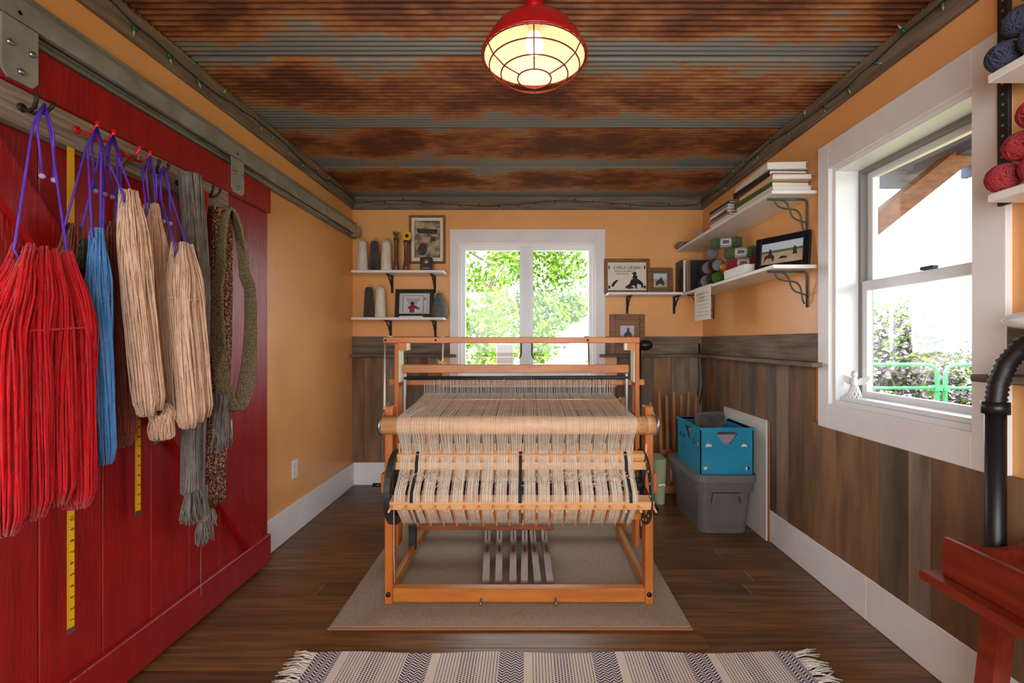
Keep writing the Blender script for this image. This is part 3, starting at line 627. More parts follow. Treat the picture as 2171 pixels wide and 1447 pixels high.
for a, b in zip((-.2, -.139, -.071, -.0165, .047, .106), (-.251, -.178, -.09, -.018, .021, .092)):
    y0, y1, h = 2.18, 2.98, .03; b2 = a+(b-a)*1.1; w_ = .017
    o = ob('treadle', MB().add([(a-w_, y0, .05), (a+w_, y0, .05), (b2+w_, y1, .05), (b2-w_, y1, .05), (a-w_, y0, .075), (a+w_, y0, .075), (b2+w_, y1, .085), (b2-w_, y1, .085)],
        [(3, 2, 1, 0), (4, 5, 6, 7), (0, 1, 5, 4), (2, 3, 7, 6), (1, 2, 6, 5), (0, 4, 7, 3)]), TREAD, lm)
    ob('tie_cord', MB().tube([(a+(b2-a)*.55, 2.62, .082), (a+(b2-a)*.55, 2.61, .16)], .0025, 5), BLACKM, o)
    hm = MB()
    for k in range(4): hm.box(a+(b2-a)*(.36+.025*k)-.006, a+(b2-a)*(.36+.025*k)+.006, 2.47+.022*k, 2.478+.022*k, .0795, .081)
    ob('tie_slots', hm, BLACKM, o)
lp('treadle_block', -.26, .12, 2.95, 3.0, .014, .05)
ob('hanging_thread', MB().tube([(-.575, 1.965, .52), (-.58, 1.98, .3), (-.582, 2.0, .16)], .0015, 4), THREAD, lm)

# ================================================================ RUGS
cm = tag(ob('carpet_mat', B(-.838, .69, 1.925, 3.45, 0, .014, bev=.004), MAT_), 'beige cut pile carpet mat under the loom', 'mat')
ob('binding', B(-.842, .694, 1.916, 1.926, .001, .012, bev=.003), BINDING, cm)
def rug_mat():
    m = bpy.data.materials.new('woven_rug'); m.use_nodes = True; nt = m.node_tree; N = nt.nodes; L = nt.links; b = N['Principled BSDF']; b.inputs['Roughness'].default_value = .95
    tc = N.new('ShaderNodeTexCoord'); sp = N.new('ShaderNodeSeparateXYZ'); L.new(tc.outputs['Object'], sp.inputs[0])
    def M_(op, a, b_=0.0):
        q = N.new('ShaderNodeMath'); q.operation = op
        for i, v in enumerate((a, b_)):
            if isinstance(v, (int, float)): q.inputs[i].default_value = v
            else: L.new(v, q.inputs[i])
        return q.outputs[0]
    X, Y = sp.outputs[0], sp.outputs[1]
    xm = M_('MODULO', M_('ADD', X, .817+.354*10), .354)
    chev_mask = M_('LESS_THAN', xm, .094); dash_mask = M_('GREATER_THAN', xm, .127)
    tri = M_('PINGPONG', xm, .0157)
    ch = M_('LESS_THAN', M_('FRACT', M_('DIVIDE', M_('ADD', M_('ADD', Y, 5), M_('MULTIPLY', tri, .9)), .0135)), .5)
    mid = M_('COMPARE', xm, .24); N[-1].inputs[2].default_value = .03
    colw = M_('ADD', .34, M_('MULTIPLY', mid, .22))
    row = M_('LESS_THAN', M_('FRACT', M_('DIVIDE', xm, .0115)), colw)
    dot = M_('LESS_THAN', M_('FRACT', M_('ADD', M_('DIVIDE', M_('ADD', Y, 5), .0095), M_('MULTIPLY', M_('FLOOR', M_('DIVIDE', xm, .0115)), .5))), .62)
    navy = M_('ADD', M_('MULTIPLY', chev_mask, ch), M_('MULTIPLY', dash_mask, M_('MULTIPLY', row, dot)))
    mx = N.new('ShaderNodeMix'); mx.data_type = 'RGBA'; L.new(navy, mx.inputs[0]); mx.inputs[6].default_value = (*lin((226, 212, 198)), 1); mx.inputs[7].default_value = (*lin((50, 52, 92)), 1)
    L.new(mx.outputs[2], b.inputs['Base Color'])
    n = N.new('ShaderNodeTexNoise'); n.inputs['Scale'].default_value = 250; L.new(tc.outputs['Object'], n.inputs[0]); bp = N.new('ShaderNodeBump'); bp.inputs['Strength'].default_value = .6; bp.inputs['Distance'].default_value = .004
    L.new(n.outputs[0], bp.inputs['Height']); L.new(bp.outputs[0], b.inputs['Normal']); return m
m = MB(); n = 60; vs_ = []; fs = []
for i in range(n+1):
    x = -.817+1.846*i/n
    for j, (yy, zz) in enumerate(((.95, 0), (.95, .006), (1.778+.006*math.sin(i*.35), .006), (1.778+.006*math.sin(i*.35), 0))): vs_.append((x, yy, zz))
for i in range(n):
    a = i*4; fs += [(a, a+4, a+5, a+1), (a+1, a+5, a+6, a+2), (a+2, a+6, a+7, a+3), (a+3, a+7, a+4, a)]
fs += [(0, 1, 2, 3), (4*n+3, 4*n+2, 4*n+1, 4*n)]
rg = tag(ob('woven_rug', m.add(vs_, fs), rug_mat()), 'cream and navy woven runner with zigzag bands and fringed ends', 'rug')
for s_, x0 in ((-1, -.817), (1, 1.029)):
    m = MB()
    for i in range(230):
        yy = R.uniform(.96, 1.775); L_ = R.uniform(.05, .1); a = R.gauss(0, .35)+.25*math.sin(yy*90)
        m.tube([(x0, yy, .005), (x0+s_*L_*.5, yy+a*.02, .008+R.uniform(0, .008)), (x0+s_*L_, yy+a*.05, .003+R.uniform(0, .006))], [.003, .0025, .0015], 4)
    ob('fringe', m, Y_WHITE, rg, kind='stuff')

# ================================================================ SHELVES LEFT OF THE WINDOW
def shelf(label, x0, x1, y0, y1, z0, z1): return tag(ob('wall_shelf', B(x0, x1, y0, y1, z0, z1, bev=.003), SHELFW), label, 'shelf')
shelf('upper white shelf left of the double window, holding cones and vases', -1.43, -.683, 3.70, YB, 1.773, 1.794)
shelf('lower white shelf left of the double window, holding the certificate', -1.43, -.683, 3.70, YB, 1.391, 1.412)
shelf('white shelf on the back wall under the bronco sign', .655, 1.261, 3.71, YB, 1.597, 1.617)
shelf('lower long white shelf on the window wall, holding yarn and a photo', 1.261, XR, 2.352, YB, 1.590, 1.610)
shelf('upper long white shelf on the window wall, stacked with binders', 1.255, XR, 2.352, YB, 1.974, 1.993)
def iron_bracket(x, zt, label):
    m = MB(); m.box(x-.009, x+.009, YB-.012, YB, zt-.145, zt); m.box(x-.009, x+.009, YB-.16, YB-.012, zt-.009, zt)
    o = tag(ob('shelf_bracket', m, BLACKM), label, 'bracket', 'black iron shelf brackets on the back wall')
    ob('scroll', MB().tube([(x, YB-.014, zt-.12), (x, YB-.03, zt-.085), (x, YB-.05, zt-.075), (x, YB-.06, zt-.05), (x, YB-.09, zt-.04), (x, YB-.12, zt-.012)], .006, 6).tube([(x, YB-.02+.018*math.cos(a), zt-.045+.018*math.sin(a)) for a in [k*.6-1.5 for k in range(9)]], .004, 6), BLACKM, o)
for x, zt, lb in ((-1.152, 1.772, 'black iron bracket under the cone end of the upper left shelf'), (-.79, 1.772, 'black iron bracket under the picture end of the upper left shelf'), (-1.165, 1.39, 'black iron bracket under the cone end of the certificate shelf'), (-.785, 1.39, 'black iron bracket under the grey cone end of the certificate shelf'),
                  (.845, 1.596, 'black iron bracket under the bronco sign'), (1.243, 1.596, 'black iron bracket under the shelf corner by the hanging paper')): iron_bracket(x, zt, lb)
BRK = mat('grey_wrought_iron', (70, 68, 62), (92, 90, 82), 20, rough=.5, metal=.4)
def twist_bracket(yc, zt, label):
    o = tag(ob('scroll_bracket', MB().tube([(1.275, yc, zt-.006), (1.47, yc, zt-.006), (1.481, yc, zt-.012), (1.484, yc, zt-.025), (1.484, yc, zt-.195)], .0058, 8), BRK), label, 'bracket', 'twisted scroll shelf brackets')
    p0, p1 = Vector((1.31, yc, zt-.008)), Vector((1.484, yc, zt-.16)); dr = p1-p0; nn = Vector((dr.z, 0, -dr.x)).normalized()
    for s_ in (-1, 1): ob('twist_rod', MB().tube([p0+dr*t+nn*s_*.02*math.sin(t*2.5*PI)+nn*(-.018)*math.sin(PI*t) for t in [k/24 for k in range(25)]], .0045, 7), BRK, o)
twist_bracket(2.433, 1.974, 'twisted iron bracket under the binder shelf'); twist_bracket(2.433, 1.590, 'twisted iron bracket under the framed rodeo photo'); twist_bracket(3.66, 1.590, 'twisted iron bracket behind the hanging paper')
# cones
def cone(label, x, y, z, col, h=.262, r0=.045, r1=.033, rounded=False, rot=None):
    prof = [(r0*.9, 0), (r0, .012)]
    for k in range(1, 15):
        t = k/15; rr = r0+(r1-r0)*t if not rounded else r0*(1.0+.12*math.sin(PI*min(1, t*1.6)))*(1-.62*t**3); prof += [(rr+.0012, .012+(h-.03)*t-.004), (rr-.0006, .012+(h-.03)*t)]
    prof += [(prof[-1][0]*.8, h-.012), (.012, h-.010)]
    o = tag(ob('yarn_cone', MB().lathe(prof, 26), col, loc=(x, y, z), rot=rot), label, 'yarn cone', 'cones of weaving yarn'); PINV[o.name] = Matrix()
    ob('cone_tip', MB().lathe([(.0125, h-.03), (.011, h+.012), (.007, h+.012), (.007, h)], 14), mat('card_tube', (190, 176, 150), rough=.8), o, local=True); return o
for lb, u, c in (('white yarn cone at the wall end of the upper shelf', 769, Y_WHITE), ('dark brown cone standing between two white cones', 794, Y_CHAR), ('white yarn cone beside the bottle vases', 819, Y_WHITE)): cone(lb, (u-1119)/256.6, 3.78, 1.794, c)
cone('dark brown cone on the certificate shelf', (782.5-1119)/256.6, 3.78, 1.412, Y_CHAR); cone('cream cone beside the framed certificate', (806.5-1119)/256.6, 3.78, 1.412, Y_WHITE)
cone('squat rounded grey cone right of the certificate', (932-1119)/256.6, 3.78, 1.412, Y_LGREY if False else mat('yarn_mid_grey', (92, 92, 94), (112, 112, 114), 40, rough=.95, bump=.6), h=.215, r0=.058, rounded=True)
# vases
VASE = mat('brown_bottle', (88, 54, 30), (112, 72, 44), 8, rough=.35)
def vase(label, u, h):
    o = tag(ob('bottle_vase', MB().lathe([(.022, 0), (.026, .01), (.024, .05), (.016, .09), (.015, h-.04), (.021, h-.02), (.021, h), (.014, h), (.012, h-.05)], 20), VASE, loc=((u-1119)/256.6, 3.78, 1.794)), label, 'vase'); PINV[o.name] = Matrix(); return o
v1 = vase('slender brown bottle vase holding a green sprig', 840, .275); v2 = vase('slender brown bottle vase holding a sunflower', 861, .255)
f = thing('green_sprig', 'small green leafy sprig in the bottle vase', 'plant', ((840-1119)/256.6, 3.78, 1.794+.24)); m = MB(); m.tube([(0, 0, 0), (0, 0, .07)], .002, 5); ob('stem', m, mat('stem_green', (70, 100, 40), rough=.6), f, local=True)
m = MB()
for i in range(46):
    p = Vector((R.gauss(0, .014), R.gauss(0, .014), .06+R.uniform(-.015, .035))); a = Vector((R.gauss(0, 1), R.gauss(0, 1), R.gauss(0, 1))).normalized()*.011; b = a.orthogonal().normalized()*.005; m.add([p-a, p+b, p+a, p-b], [(0, 1, 2, 3)])
ob('leaves', m, mat('sprig_leaf', (92, 122, 52), rough=.6), f, local=True)
f = thing('sunflower', 'yellow sunflower with dark centre', 'flower', ((864-1119)/256.6, 3.77, 1.794+.2)); ob('stem', MB().tube([(-.01, .01, 0), (-.006, .008, .05), (0, 0, .09)], .003, 6), MC['stem_green'], f, local=True)
m = MB()
for k in range(30):
    a = 2*PI*k/15+(.2 if k > 14 else 0); L_ = .043 if k < 15 else .036; d_ = Vector((math.cos(a), 0, math.sin(a))); sd = Vector((-math.sin(a), 0, math.cos(a))); yo = -.006 if k < 15 else -.010
    m.add([d_*.012+Vector((0, yo, .09)), d_*.03+sd*.008+Vector((0, yo-.003, .09)), d_*L_+Vector((0, yo+.002, .09)), d_*.03-sd*.008+Vector((0, yo-.003, .09))], [(0, 1, 2, 3)])
ob('petals', m, mat('sunflower_petal', (240, 196, 20), rough=.6), f, local=True); ob('centre', MB().lathe([(.001, -.018), (.01, -.017), (.015, -.012), (.015, -.006)], 16, (0, 0, .09), 'Y'), mat('seed_brown', (52, 28, 14), rough=.9), f, local=True)
# framed pictures
def framed(name, label, x0, x1, z0, z1, fm, fw, y=YB, mw=.03, matm=None, tilt=0, th=.02, cat='picture', base=None, rz=0):
    """a frame standing at (centre, base) built in local space: width x, height z, front towards -y"""
    w_, h = x1-x0, z1-z0; o = thing(name, label, cat, ((x0+x1)/2, y, z0), rot=(tilt, 0, rz))
    m = MB()
    for a in ((-w_/2, -w_/2+fw, 0, h), (w_/2-fw, w_/2, 0, h), (-w_/2+fw, w_/2-fw, 0, fw), (-w_/2+fw, w_/2-fw, h-fw, h)): m.box(a[0], a[1], -th, 0, a[2], a[3], bev=.003)
    ob('frame', m, fm, o, local=True); ob('mount', B(-w_/2+fw, w_/2-fw, -th*.5, -th*.4, fw, h-fw), matm or CREAMP, o, local=True)
    return o, w_, h
def flat(o, name, x0, x1, z0, z1, m, y=-.0105): return ob(name, B(x0, x1, y-.0006, y, z0, z1), m, o, local=True)
def blob(o, name, poly, m, y=-.0112): return ob(name, MB().prism(poly, y-.0006, y), m, o, local=True)
FRB = mat('brown_frame', (118, 70, 40), (146, 92, 56), 6, (2, 2, 8), rough=.45); FRD = mat('dark_frame', (34, 24, 20), (48, 34, 28), 8, rough=.35); FRK = mat('black_frame', (20, 22, 30), rough=.3)
SEP = mat('sepia_print', (96, 84, 66), (186, 166, 132), 14, (1, 1, 1.6), rough=.5, detail=8, lo=.4, hi=.6)
SKYP = mat('print_sky', (196, 208, 222), rough=.5); SAND = mat('print_sand', (176, 152, 122), (200, 178, 148), 20, rough=.5); PDARK = mat('print_dark', (70, 56, 50), (40, 34, 32), 30, rough=.5); PGREEN = mat('print_green', (92, 108, 80), rough=.5)
o, w_, h = framed('framed_print', 'sepia framed print hung above the small dark box', (868-1119)/249, (945-1119)/249, 1.876, 2.286, FRB, .02)
flat(o, 'print_border', -w_/2+.046, w_/2-.046, .052, h-.046, INK); flat(o, 'print', -w_/2+.049, w_/2-.049, .055, h-.049, SEP, -.0112)
blob(o, 'drawn_wheel', [(-.04+.04*math.cos(a), .12+.05*math.sin(a)) for a in [k*PI/8 for k in range(16)]], PDARK, -.0119); blob(o, 'drawn_roof', [(-.09, .30), (.09, .29), (.08, .25), (-.08, .26)], PDARK, -.0119); flat(o, 'drawn_window', .03, .065, .19, .23, PDARK, -.0119); flat(o, 'drawn_door', .03, .06, .08, .15, SAND, -.0119)
o, w_, h = framed('framed_certificate', 'dark framed certificate with a figure in red on the lower shelf', (834-1119)/256.6, (917-1119)/256.6, 1.412, 1.655, FRD, .034, y=3.83, tilt=-.12, matm=mat('mount_teal', (178, 200, 196), rough=.6))
flat(o, 'paper', -.10, .10, .05, .20, SKYP); 
for a in ((-.10, -.092, .045, .19), (.07, .078, .045, .19), (-.10, .078, .185, .192)): flat(o, 'orange_border', a[0], a[1], a[2], a[3], mat('orange_ink', (206, 130, 70), rough=.5), -.0112)
for k in range(4): flat(o, 'text_line', -.075+.008*k, .05-.01*k, .165-.016*k, .170-.016*k, PDARK if k else MC['orange_ink'], -.0112)
blob(o, 'figure_jacket', [(-.06, .085), (-.03, .11), (.0, .11), (.045, .08), (.04, .07), (.0, .08), (.0, .045), (-.04, .045), (-.04, .075)], mat('ink_red', (150, 20, 30), rough=.5), -.0119); blob(o, 'figure_head', [(-.018+.014*math.cos(a), .123+.016*math.sin(a)) for a in [k*PI/6 for k in range(12)]], INK, -.0119)
flat(o, 'seal', .075, .095, .15, .175, mat('seal_gold', (170, 150, 90), rough=.5), -.0112)
tag(ob('white_card', B(-1.05, -.86, 3.735, 3.775, 1.412, 1.424, bev=.002), SHELFW), 'white notepad lying in front of the certificate', 'notepad')
o = thing('music_box', 'small dark box with a round medallion on the upper shelf', 'box', ((905.5-1119)/256.6, 3.76, 1.794)); ob('body', B(-.048, .048, -.025, .025, 0, .108, bev=.004), FRD, o, local=True)
ob('medallion', MB().lathe([(.019, -.029), (.022, -.025)], 20, (0, 0, .075), 'Y'), mat('pewter', (150, 140, 128), rough=.4, metal=.5), o, local=True); ob('slot', B(-.03, .03, -.0265, -.024, .012, .026), mat('slot_tan', (128, 104, 84), rough=.6), o, local=True)
o, w_, h = framed('framed_sign', 'brown framed bronco drawing with western lettering', (1284-1119)/256, (1383-1119)/256, 1.617, 1.915, FRB, .03, y=3.87, tilt=-.05)
INKS = INK
text('CARLA LIESEN', .036, INKS, o, (0, -.0115, .222), (PI/2, 0, 0), local=True); text('SADDLE BLANKETS', .02, INKS, o, (-.02, -.0115, .192), (PI/2, 0, 0), local=True); text('WILD RAGS', .02, INKS, o, (-.04, -.0115, .170), (PI/2, 0, 0), local=True)
blob(o, 'drawn_bronco', [(-.01, .06), (.02, .085), (.035, .12), (.06, .13), (.075, .155), (.09, .15), (.085, .13), (.11, .115), (.135, .09), (.14, .055), (.12, .05), (.118, .075), (.09, .085), (.08, .06), (.09, .045), (.07, .045), (.06, .075), (.03, .06), (.0, .05)], INKS)
blob(o, 'drawn_rider', [(.045, .13), (.055, .165), (.04, .175), (.07, .19), (.085, .17), (.075, .16), (.08, .13)], INKS); blob(o, 'drawn_calf', [(-.135, .065), (-.12, .095), (-.095, .115), (-.07, .12), (-.085, .10), (-.10, .085), (-.115, .06)], INKS); blob(o, 'drawn_dust', [(-.02, .05), (.0, .075), (.02, .06), (.05, .062), (.06, .048), (.02, .042)], PDARK)
for x in (-.15, .15):
    flat(o, 'drawn_brand', x-.008, x+.008, .045, .07, INKS); flat(o, 'drawn_brand', x-.005, x+.005, .21, .24, INKS)
o, w_, h = framed('framed_photo', 'small brown framed photo beside the bronco sign', (1377-1119)/258, (1431-1119)/258, 1.617, 1.83, FRB, .03, y=3.82, tilt=-.06, matm=mat('mount_olive', (110, 92, 60), rough=.7))
flat(o, 'photo', -.055, .055, .05, .165, SAND); flat(o, 'photo_sky', -.055, .055, .12, .165, SKYP, -.0112); blob(o, 'photo_horse', [(-.04, .06), (-.035, .1), (-.01, .115), (.01, .14), (.02, .11), (.035, .09), (.03, .06), (.0, .08)], PDARK, -.0119)
o, w_, h = framed('framed_photo', 'wide brown framed rider photo hung below the back shelf', (1292-1119)/249, (1366-1119)/249, 1.11, 1.447, FRB, .045, th=.025, matm=mat('mount_tan', (150, 112, 76), rough=.7))
flat(o, 'photo', -.058, .058, .12, .24, SKYP, -.0135); flat(o, 'photo_ground', -.058, .058, .12, .16, SAND, -.0142); blob(o, 'photo_rider', [(-.03, .13), (-.025, .17), (-.005, .19), (0, .22), (.015, .225), (.02, .19), (.04, .17), (.035, .13), (.01, .155)], PDARK, -.0149)
o, w_, h = framed('framed_photo', 'black framed rodeo photo at the end of the yarn shelf', 0, .30, 1.610, 1.80, FRK, .035, y=2.5, tilt=-.12, rz=0)
o.location = (1.40, 2.52, 1.610); o.rotation_euler = (-.10, 0, -PI/2+.55)
flat(o, 'photo', -.115, .115, .035, .155, SAND); flat(o, 'photo_sky', -.115, .115, .105, .155, SKYP, -.0112); flat(o, 'photo_treeline', -.115, .115, .098, .112, PGREEN, -.0119)
blob(o, 'photo_horse', [(-.10, .045), (-.095, .085), (-.075, .09), (-.07, .12), (-.06, .12), (-.055, .09), (-.04, .08), (-.045, .045), (-.06, .07), (-.085, .07)], PDARK, -.0125); blob(o, 'photo_calf', [(-.02, .06), (.0, .075), (.03, .07), (.03, .06)], PDARK, -.0125); blob(o, 'photo_rider', [(.06, .075), (.065, .12), (.075, .12), (.085, .075)], PDARK, -.0125)

# ================================================================ RIGHT SHELF CONTENTS
PAPER = mat('paper', (232, 226, 214), (222, 214, 200), 30, (1, 1, 8), rough=.7)
def slab(name, label, cat, x0, x1, y0, y1, z0, z1, m, rz=0, tilt=0, group=None):
    o = thing(name, label, cat, ((x0+x1)/2, (y0+y1)/2, z0), rot=(tilt, 0, rz), group=group); a, b, h = (x1-x0)/2, (y1-y0)/2, z1-z0
    c = MB(); c.box(-a, a, -b, b, 0, .003); c.box(-a, a, -b, b, h-.003, h); c.box(-a, -a+.003, -b, b, .003, h-.003); ob('cover', c, m, o, local=True)
    ob('pages', B(-a+.004, a-.006, -b+.004, b-.006, .003, h-.003), PAPER, o, local=True); return o
GRN = mat('green_binder', (70, 92, 40), rough=.4); WB = mat('white_binder', (226, 224, 214), rough=.35); BK = mat('black_binder', (28, 28, 32), rough=.4); MAR = mat('maroon_cover', (96, 30, 44), rough=.4); GRC = mat('grey_cover', (136, 134, 140), rough=.4); TAN = mat('tan_folder', (222, 186, 146), rough=.6)
z = 1.993
for lb, m_, h, y0, y1, rz in (('white binder at the bottom of the near stack', WB, .028, 2.37, 2.78, 0), ('green binder above the bottom white binder', GRN, .03, 2.40, 2.80, .04), ('tan folders in the middle of the near stack', TAN, .026, 2.36, 2.76, -.03), ('maroon folder under the black binder', MAR, .012, 2.38, 2.78, .02), ('black binder near the top of the near stack', BK, .03, 2.42, 2.82, .03), ('white ring binder on top of the near stack', WB, .036, 2.40, 2.82, -.05)):
    slab('binder', lb, 'binder', 1.27, 1.475, y0, y1, z, z+h, m_, rz); z += h
z = 1.993
for lb, m_, h, rz in (('white binder under the far magazine stack', WB, .03, 0), ('grey magazine low in the far stack', GRC, .018, .05), ('maroon magazine in the far stack', MAR, .02, -.04), ('pale magazine in the far stack', PAPER, .016, .03), ('grey book high in the far stack', GRC, .02, 0), ('black notebook topping the far stack', BK, .016, .05)):
    slab('magazine', lb, 'magazine', 1.275, 1.47, 2.92, 3.2, z, z+h, m_, rz); z += h
slab('magazine', 'grey folder lying flat toward the corner of the binder shelf', 'folder', 1.27, 1.46, 3.3, 3.7, 1.993, 2.003, GRC)
tag(ob('tin', MB().lathe([(.03, 0), (.03, .03), (.028, .034)], 20, (1.30, 3.42, 2.004)), mat('blue_tin', (120, 150, 172), rough=.4)), 'small pale blue tin on the binder shelf', 'tin')
o = thing('tape_gun', 'grey blue gadget hanging over the far shelf end', 'gadget', (1.24, 3.80, 1.993)); ob('body', B(1.235, 1.33, 3.75, 3.86, 1.993, 2.035, bev=.012), mat('slate_plastic', (104, 118, 128), rough=.4), o); ob('handle', MB().tube([(1.27, 3.75, 2.0), (1.28, 3.66, 2.008), (1.32, 3.62, 2.0)], .008, 8), BLACKP, o)
# lower shelf: upright books
tag(slab('book', 'dark green upright album beside the magazines', 'book', 0, .028, 0, .19, 0, .27, mat('dark_album', (34, 44, 36), rough=.4)), 'dark green upright album beside the magazines', 'book'); bk = bpy.data.objects['book']; bk.location = (1.27, 3.80, 1.610)
y = 3.70
for i, (c, th, h) in enumerate(((WB, .02, .24), (GRC, .014, .25), (mat('straw_cover', (196, 184, 140), rough=.5), .026, .245), (mat('dotted_cover', (150, 132, 110), (60, 50, 44), 60, rough=.5), .022, .25), (BK, .02, .24))):
    lb = ('white', 'grey', 'straw yellow', 'speckled brown', 'black')[i]+' spined magazine standing on the yarn shelf'
    o = thing('magazine', lb, 'magazine', (1.285, y-th/2, 1.610), group='magazines standing on the yarn shelf'); ob('cover', MB().box(0, .19, -th/2, -th/2+.002, 0, h).box(0, .19, th/2-.002, th/2, 0, h).box(0, .002, -th/2, th/2, 0, h), c, o, local=True); ob('pages', B(.003, .187, -th/2+.002, th/2-.002, .002, h-.003), PAPER, o, local=True); y -= th+.003
o = tag(ob('paper_sheet', MB().box(1.254, 1.2565, 3.14, 3.44, 1.37, 1.6).box(1.254, 1.272, 3.14, 3.44, 1.6105, 1.612), mat('printed_sheet', (226, 216, 206), rough=.7)), 'printed sheet hanging over the shelf edge', 'paper')
for k in range(7): ob('printed_line', B(1.2532, 1.2541, 3.17, 3.40-.03*(k % 3), 1.40+.026*k, 1.404+.026*k), mat('faint_ink', (170, 160, 160), rough=.7), o)
ob('printed_box', B(1.2532, 1.2541, 3.25, 3.41, 1.505, 1.575), mat('faint_box', (206, 200, 184), rough=.7), o)
def ball_mesh(r, R):
    m = MB(); m.ball((0, 0, 0), r*.93, 12)
    for k in range(26):
        ax = Vector((R.gauss(0, 1), R.gauss(0, 1), R.gauss(0, 1))).normalized(); a = ax.orthogonal().normalized(); b = ax.cross(a); off = R.uniform(-.45, .45)*r; rr = math.sqrt(max(1e-6, r*r-off*off))
        m.tube([ax*off+(a*math.cos(t)+b*math.sin(t))*rr for t in [2*PI*j/18 for j in range(18)]], r*.075, 4, closed=True)
    return m
BALLS = [ball_mesh(1, random.Random(i)).mesh('yarn_ball') for i in range(3)]
def yball(label, p, r, col, group, sq=(1, 1, 1)):
    me = BALLS[rnd.randrange(3)].copy(); me.materials.clear(); me.materials.append(col); o = bpy.data.objects.new('yarn_ball', me); C.objects.link(o)
    o.location = p; o.scale = (r*sq[0], r*sq[1], r*sq[2]); o.rotation_euler = (rnd.uniform(0, 6), rnd.uniform(0, 6), rnd.uniform(0, 6)) if sq == (1, 1, 1) else (0, 0, 0); return tag(o, label, 'yarn ball', group)
def pull_skein(label, p, col, L_=.2, r=.043, rz=0, band=True):
    o = thing('label_skein', label, 'yarn skein', p, rot=(0, 0, rz), group='skeins on the yarn shelf'); m = MB(); n = 16
    m.lathe([(.012, -L_/2+.01), (r*.75, -L_/2), (r, -L_/2+.03), (r*.9, -.04), (r*.9, .04), (r, L_/2-.03), (r*.75, L_/2), (.012, L_/2-.01)], 20, axis='X')
    for k in range(18): a = 2*PI*k/18; m.tube([(x, (r*q)*math.cos(a+x*4), (r*q)*math.sin(a+x*4)) for x, q in ((-L_/2+.003, .75), (-L_/2+.03, 1.02), (-.04, .92), (.04, .92), (L_/2-.03, 1.02), (L_/2-.003, .75))], .004, 4)
    ob('yarn', m, col, o, local=True)
    if band:
        b = ob('paper_band', MB().lathe([(r*.98, -.035), (r*.98, .035)], 22, axis='X', cap=False), PAPER, o, local=True); ob('printed_mark', MB().lathe([(r*1.0, -.02), (r*1.0, .02)], 22, axis='X', cap=False) if False else B(-.02, .02, -r*1.0-.002, -r*.9, -.008, .01), mat('band_ink', (60, 60, 110), rough=.5), o, local=True)
    return o
SZ = 1.610
pull_skein('uppermost dark green skein with white band on the yarn pile', (1.37, 3.16, SZ+.285), Y_GREEN, r=.037, rz=-.45); pull_skein('dark green skein resting on the burgundy skein', (1.375, 2.95, SZ+.175), Y_GREEN, r=.037, rz=-.45); pull_skein('burgundy skein with white paper band', (1.375, 2.92, SZ+.1), Y_BURG, r=.037, rz=-.42)
tag(ob('white_box', B(1.268, 1.36, 2.68, 2.96, SZ, SZ+.06, bev=.004), WB), 'shallow white box under the burgundy skein', 'box')
tag(ob('orange_bag', MB().ball((1.31, 3.035, SZ+.10), .035, sq=(1, 1.2, .7)), mat('orange_bag', (214, 120, 20), rough=.5)), 'crumpled orange bag beside the white box', 'bag')
for lb, p, r_, c in (('black yarn ball low beside the magazines', (1.33, 3.45, SZ+.046), .0425, Y_BLACK), ('black yarn ball stacked beside the magazines', (1.34, 3.44, SZ+.143), .0425, Y_BLACK), ('light grey ball low between black balls', (1.31, 3.345, SZ+.046), .0425, Y_LGREY), ('grey ball stacked between black balls', (1.32, 3.34, SZ+.143), .0425, Y_LGREY), ('black ball at the shelf edge near the paper', (1.31, 3.235, SZ+.046), .0425, Y_BLACK), ('black ball in the middle of the yarn pile', (1.32, 3.23, SZ+.143), .0425, Y_BLACK), ('topmost light grey ball under the green skein', (1.32, 3.27, SZ+.236), .0385, Y_LGREY), ('lime green ball on the yarn shelf', (1.30, 3.13, SZ+.041), .0375, mat('yarn_lime', (70, 120, 30), (96, 146, 48), 40, rough=.9, bump=.7)), ('light grey ball above the lime ball', (1.30, 3.12, SZ+.126), .0375, Y_LGREY), ('black ball behind the lime ball', (1.41, 3.12, SZ+.055), .05, Y_BLACK), ('black ball behind the orange bag', (1.41, 3.06, SZ+.155), .05, Y_BLACK)):
    yball(lb, p, r_, c, 'yarn balls on the yarn shelf')
# shelving at the near right with stacked balls
for lb, z in (('white shelf stacked with navy yarn balls', 1.958), ('white shelf stacked with scarlet yarn balls', 1.613)): shelf(lb, 1.33, XR, .2, 1.325, z, z+.024)
o = tag(ob('shelf_standard', B(1.455, 1.468, 1.385, 1.42, 1.63, 2.42, bev=.002), BLACKM), 'black slotted upright beside the window casing', 'shelf upright')
hm = MB()
for k in range(24): hm.lathe([(.0045, 0), (.0045, .001)], 8, (1.4541, 1.4025, 1.65+.032*k), 'X')
ob('slots', hm, STEEL, o)
tag(ob('shelf_standard', B(1.455, 1.468, .385, .42, 1.55, 2.42, bev=.002), BLACKM), 'black slotted upright farther along the yarn shelves', 'shelf upright')
for i, (dy, dz) in enumerate(((0, 0), (.085, 0), (.17, 0), (.042, .072), (.127, .072), (.212, .072), (.085, .144), (.17, .144))):
    end = ('at the window end', 'second from the window end', 'third from the window end')[(0, 1, 2, 0, 1, 2, 0, 1)[i]]; row = 'bottom' if dz == 0 else ('middle' if dz < .1 else 'top')
    for lbl, c, zb in (('navy', Y_NAVY, 1.982), ('scarlet', Y_SCARLET, 1.637)):
        teal = lbl == 'navy' and i == 7
        yball('%s yarn ball %s of the %s row on the %s shelf' % ('teal' if teal else lbl, end, row, 'upper' if lbl == 'navy' else 'lower'), (1.353+.006*(i % 2), 1.302-dy, zb+.04+dz), .038, Y_TEAL if teal else c, lbl+' yarn balls')

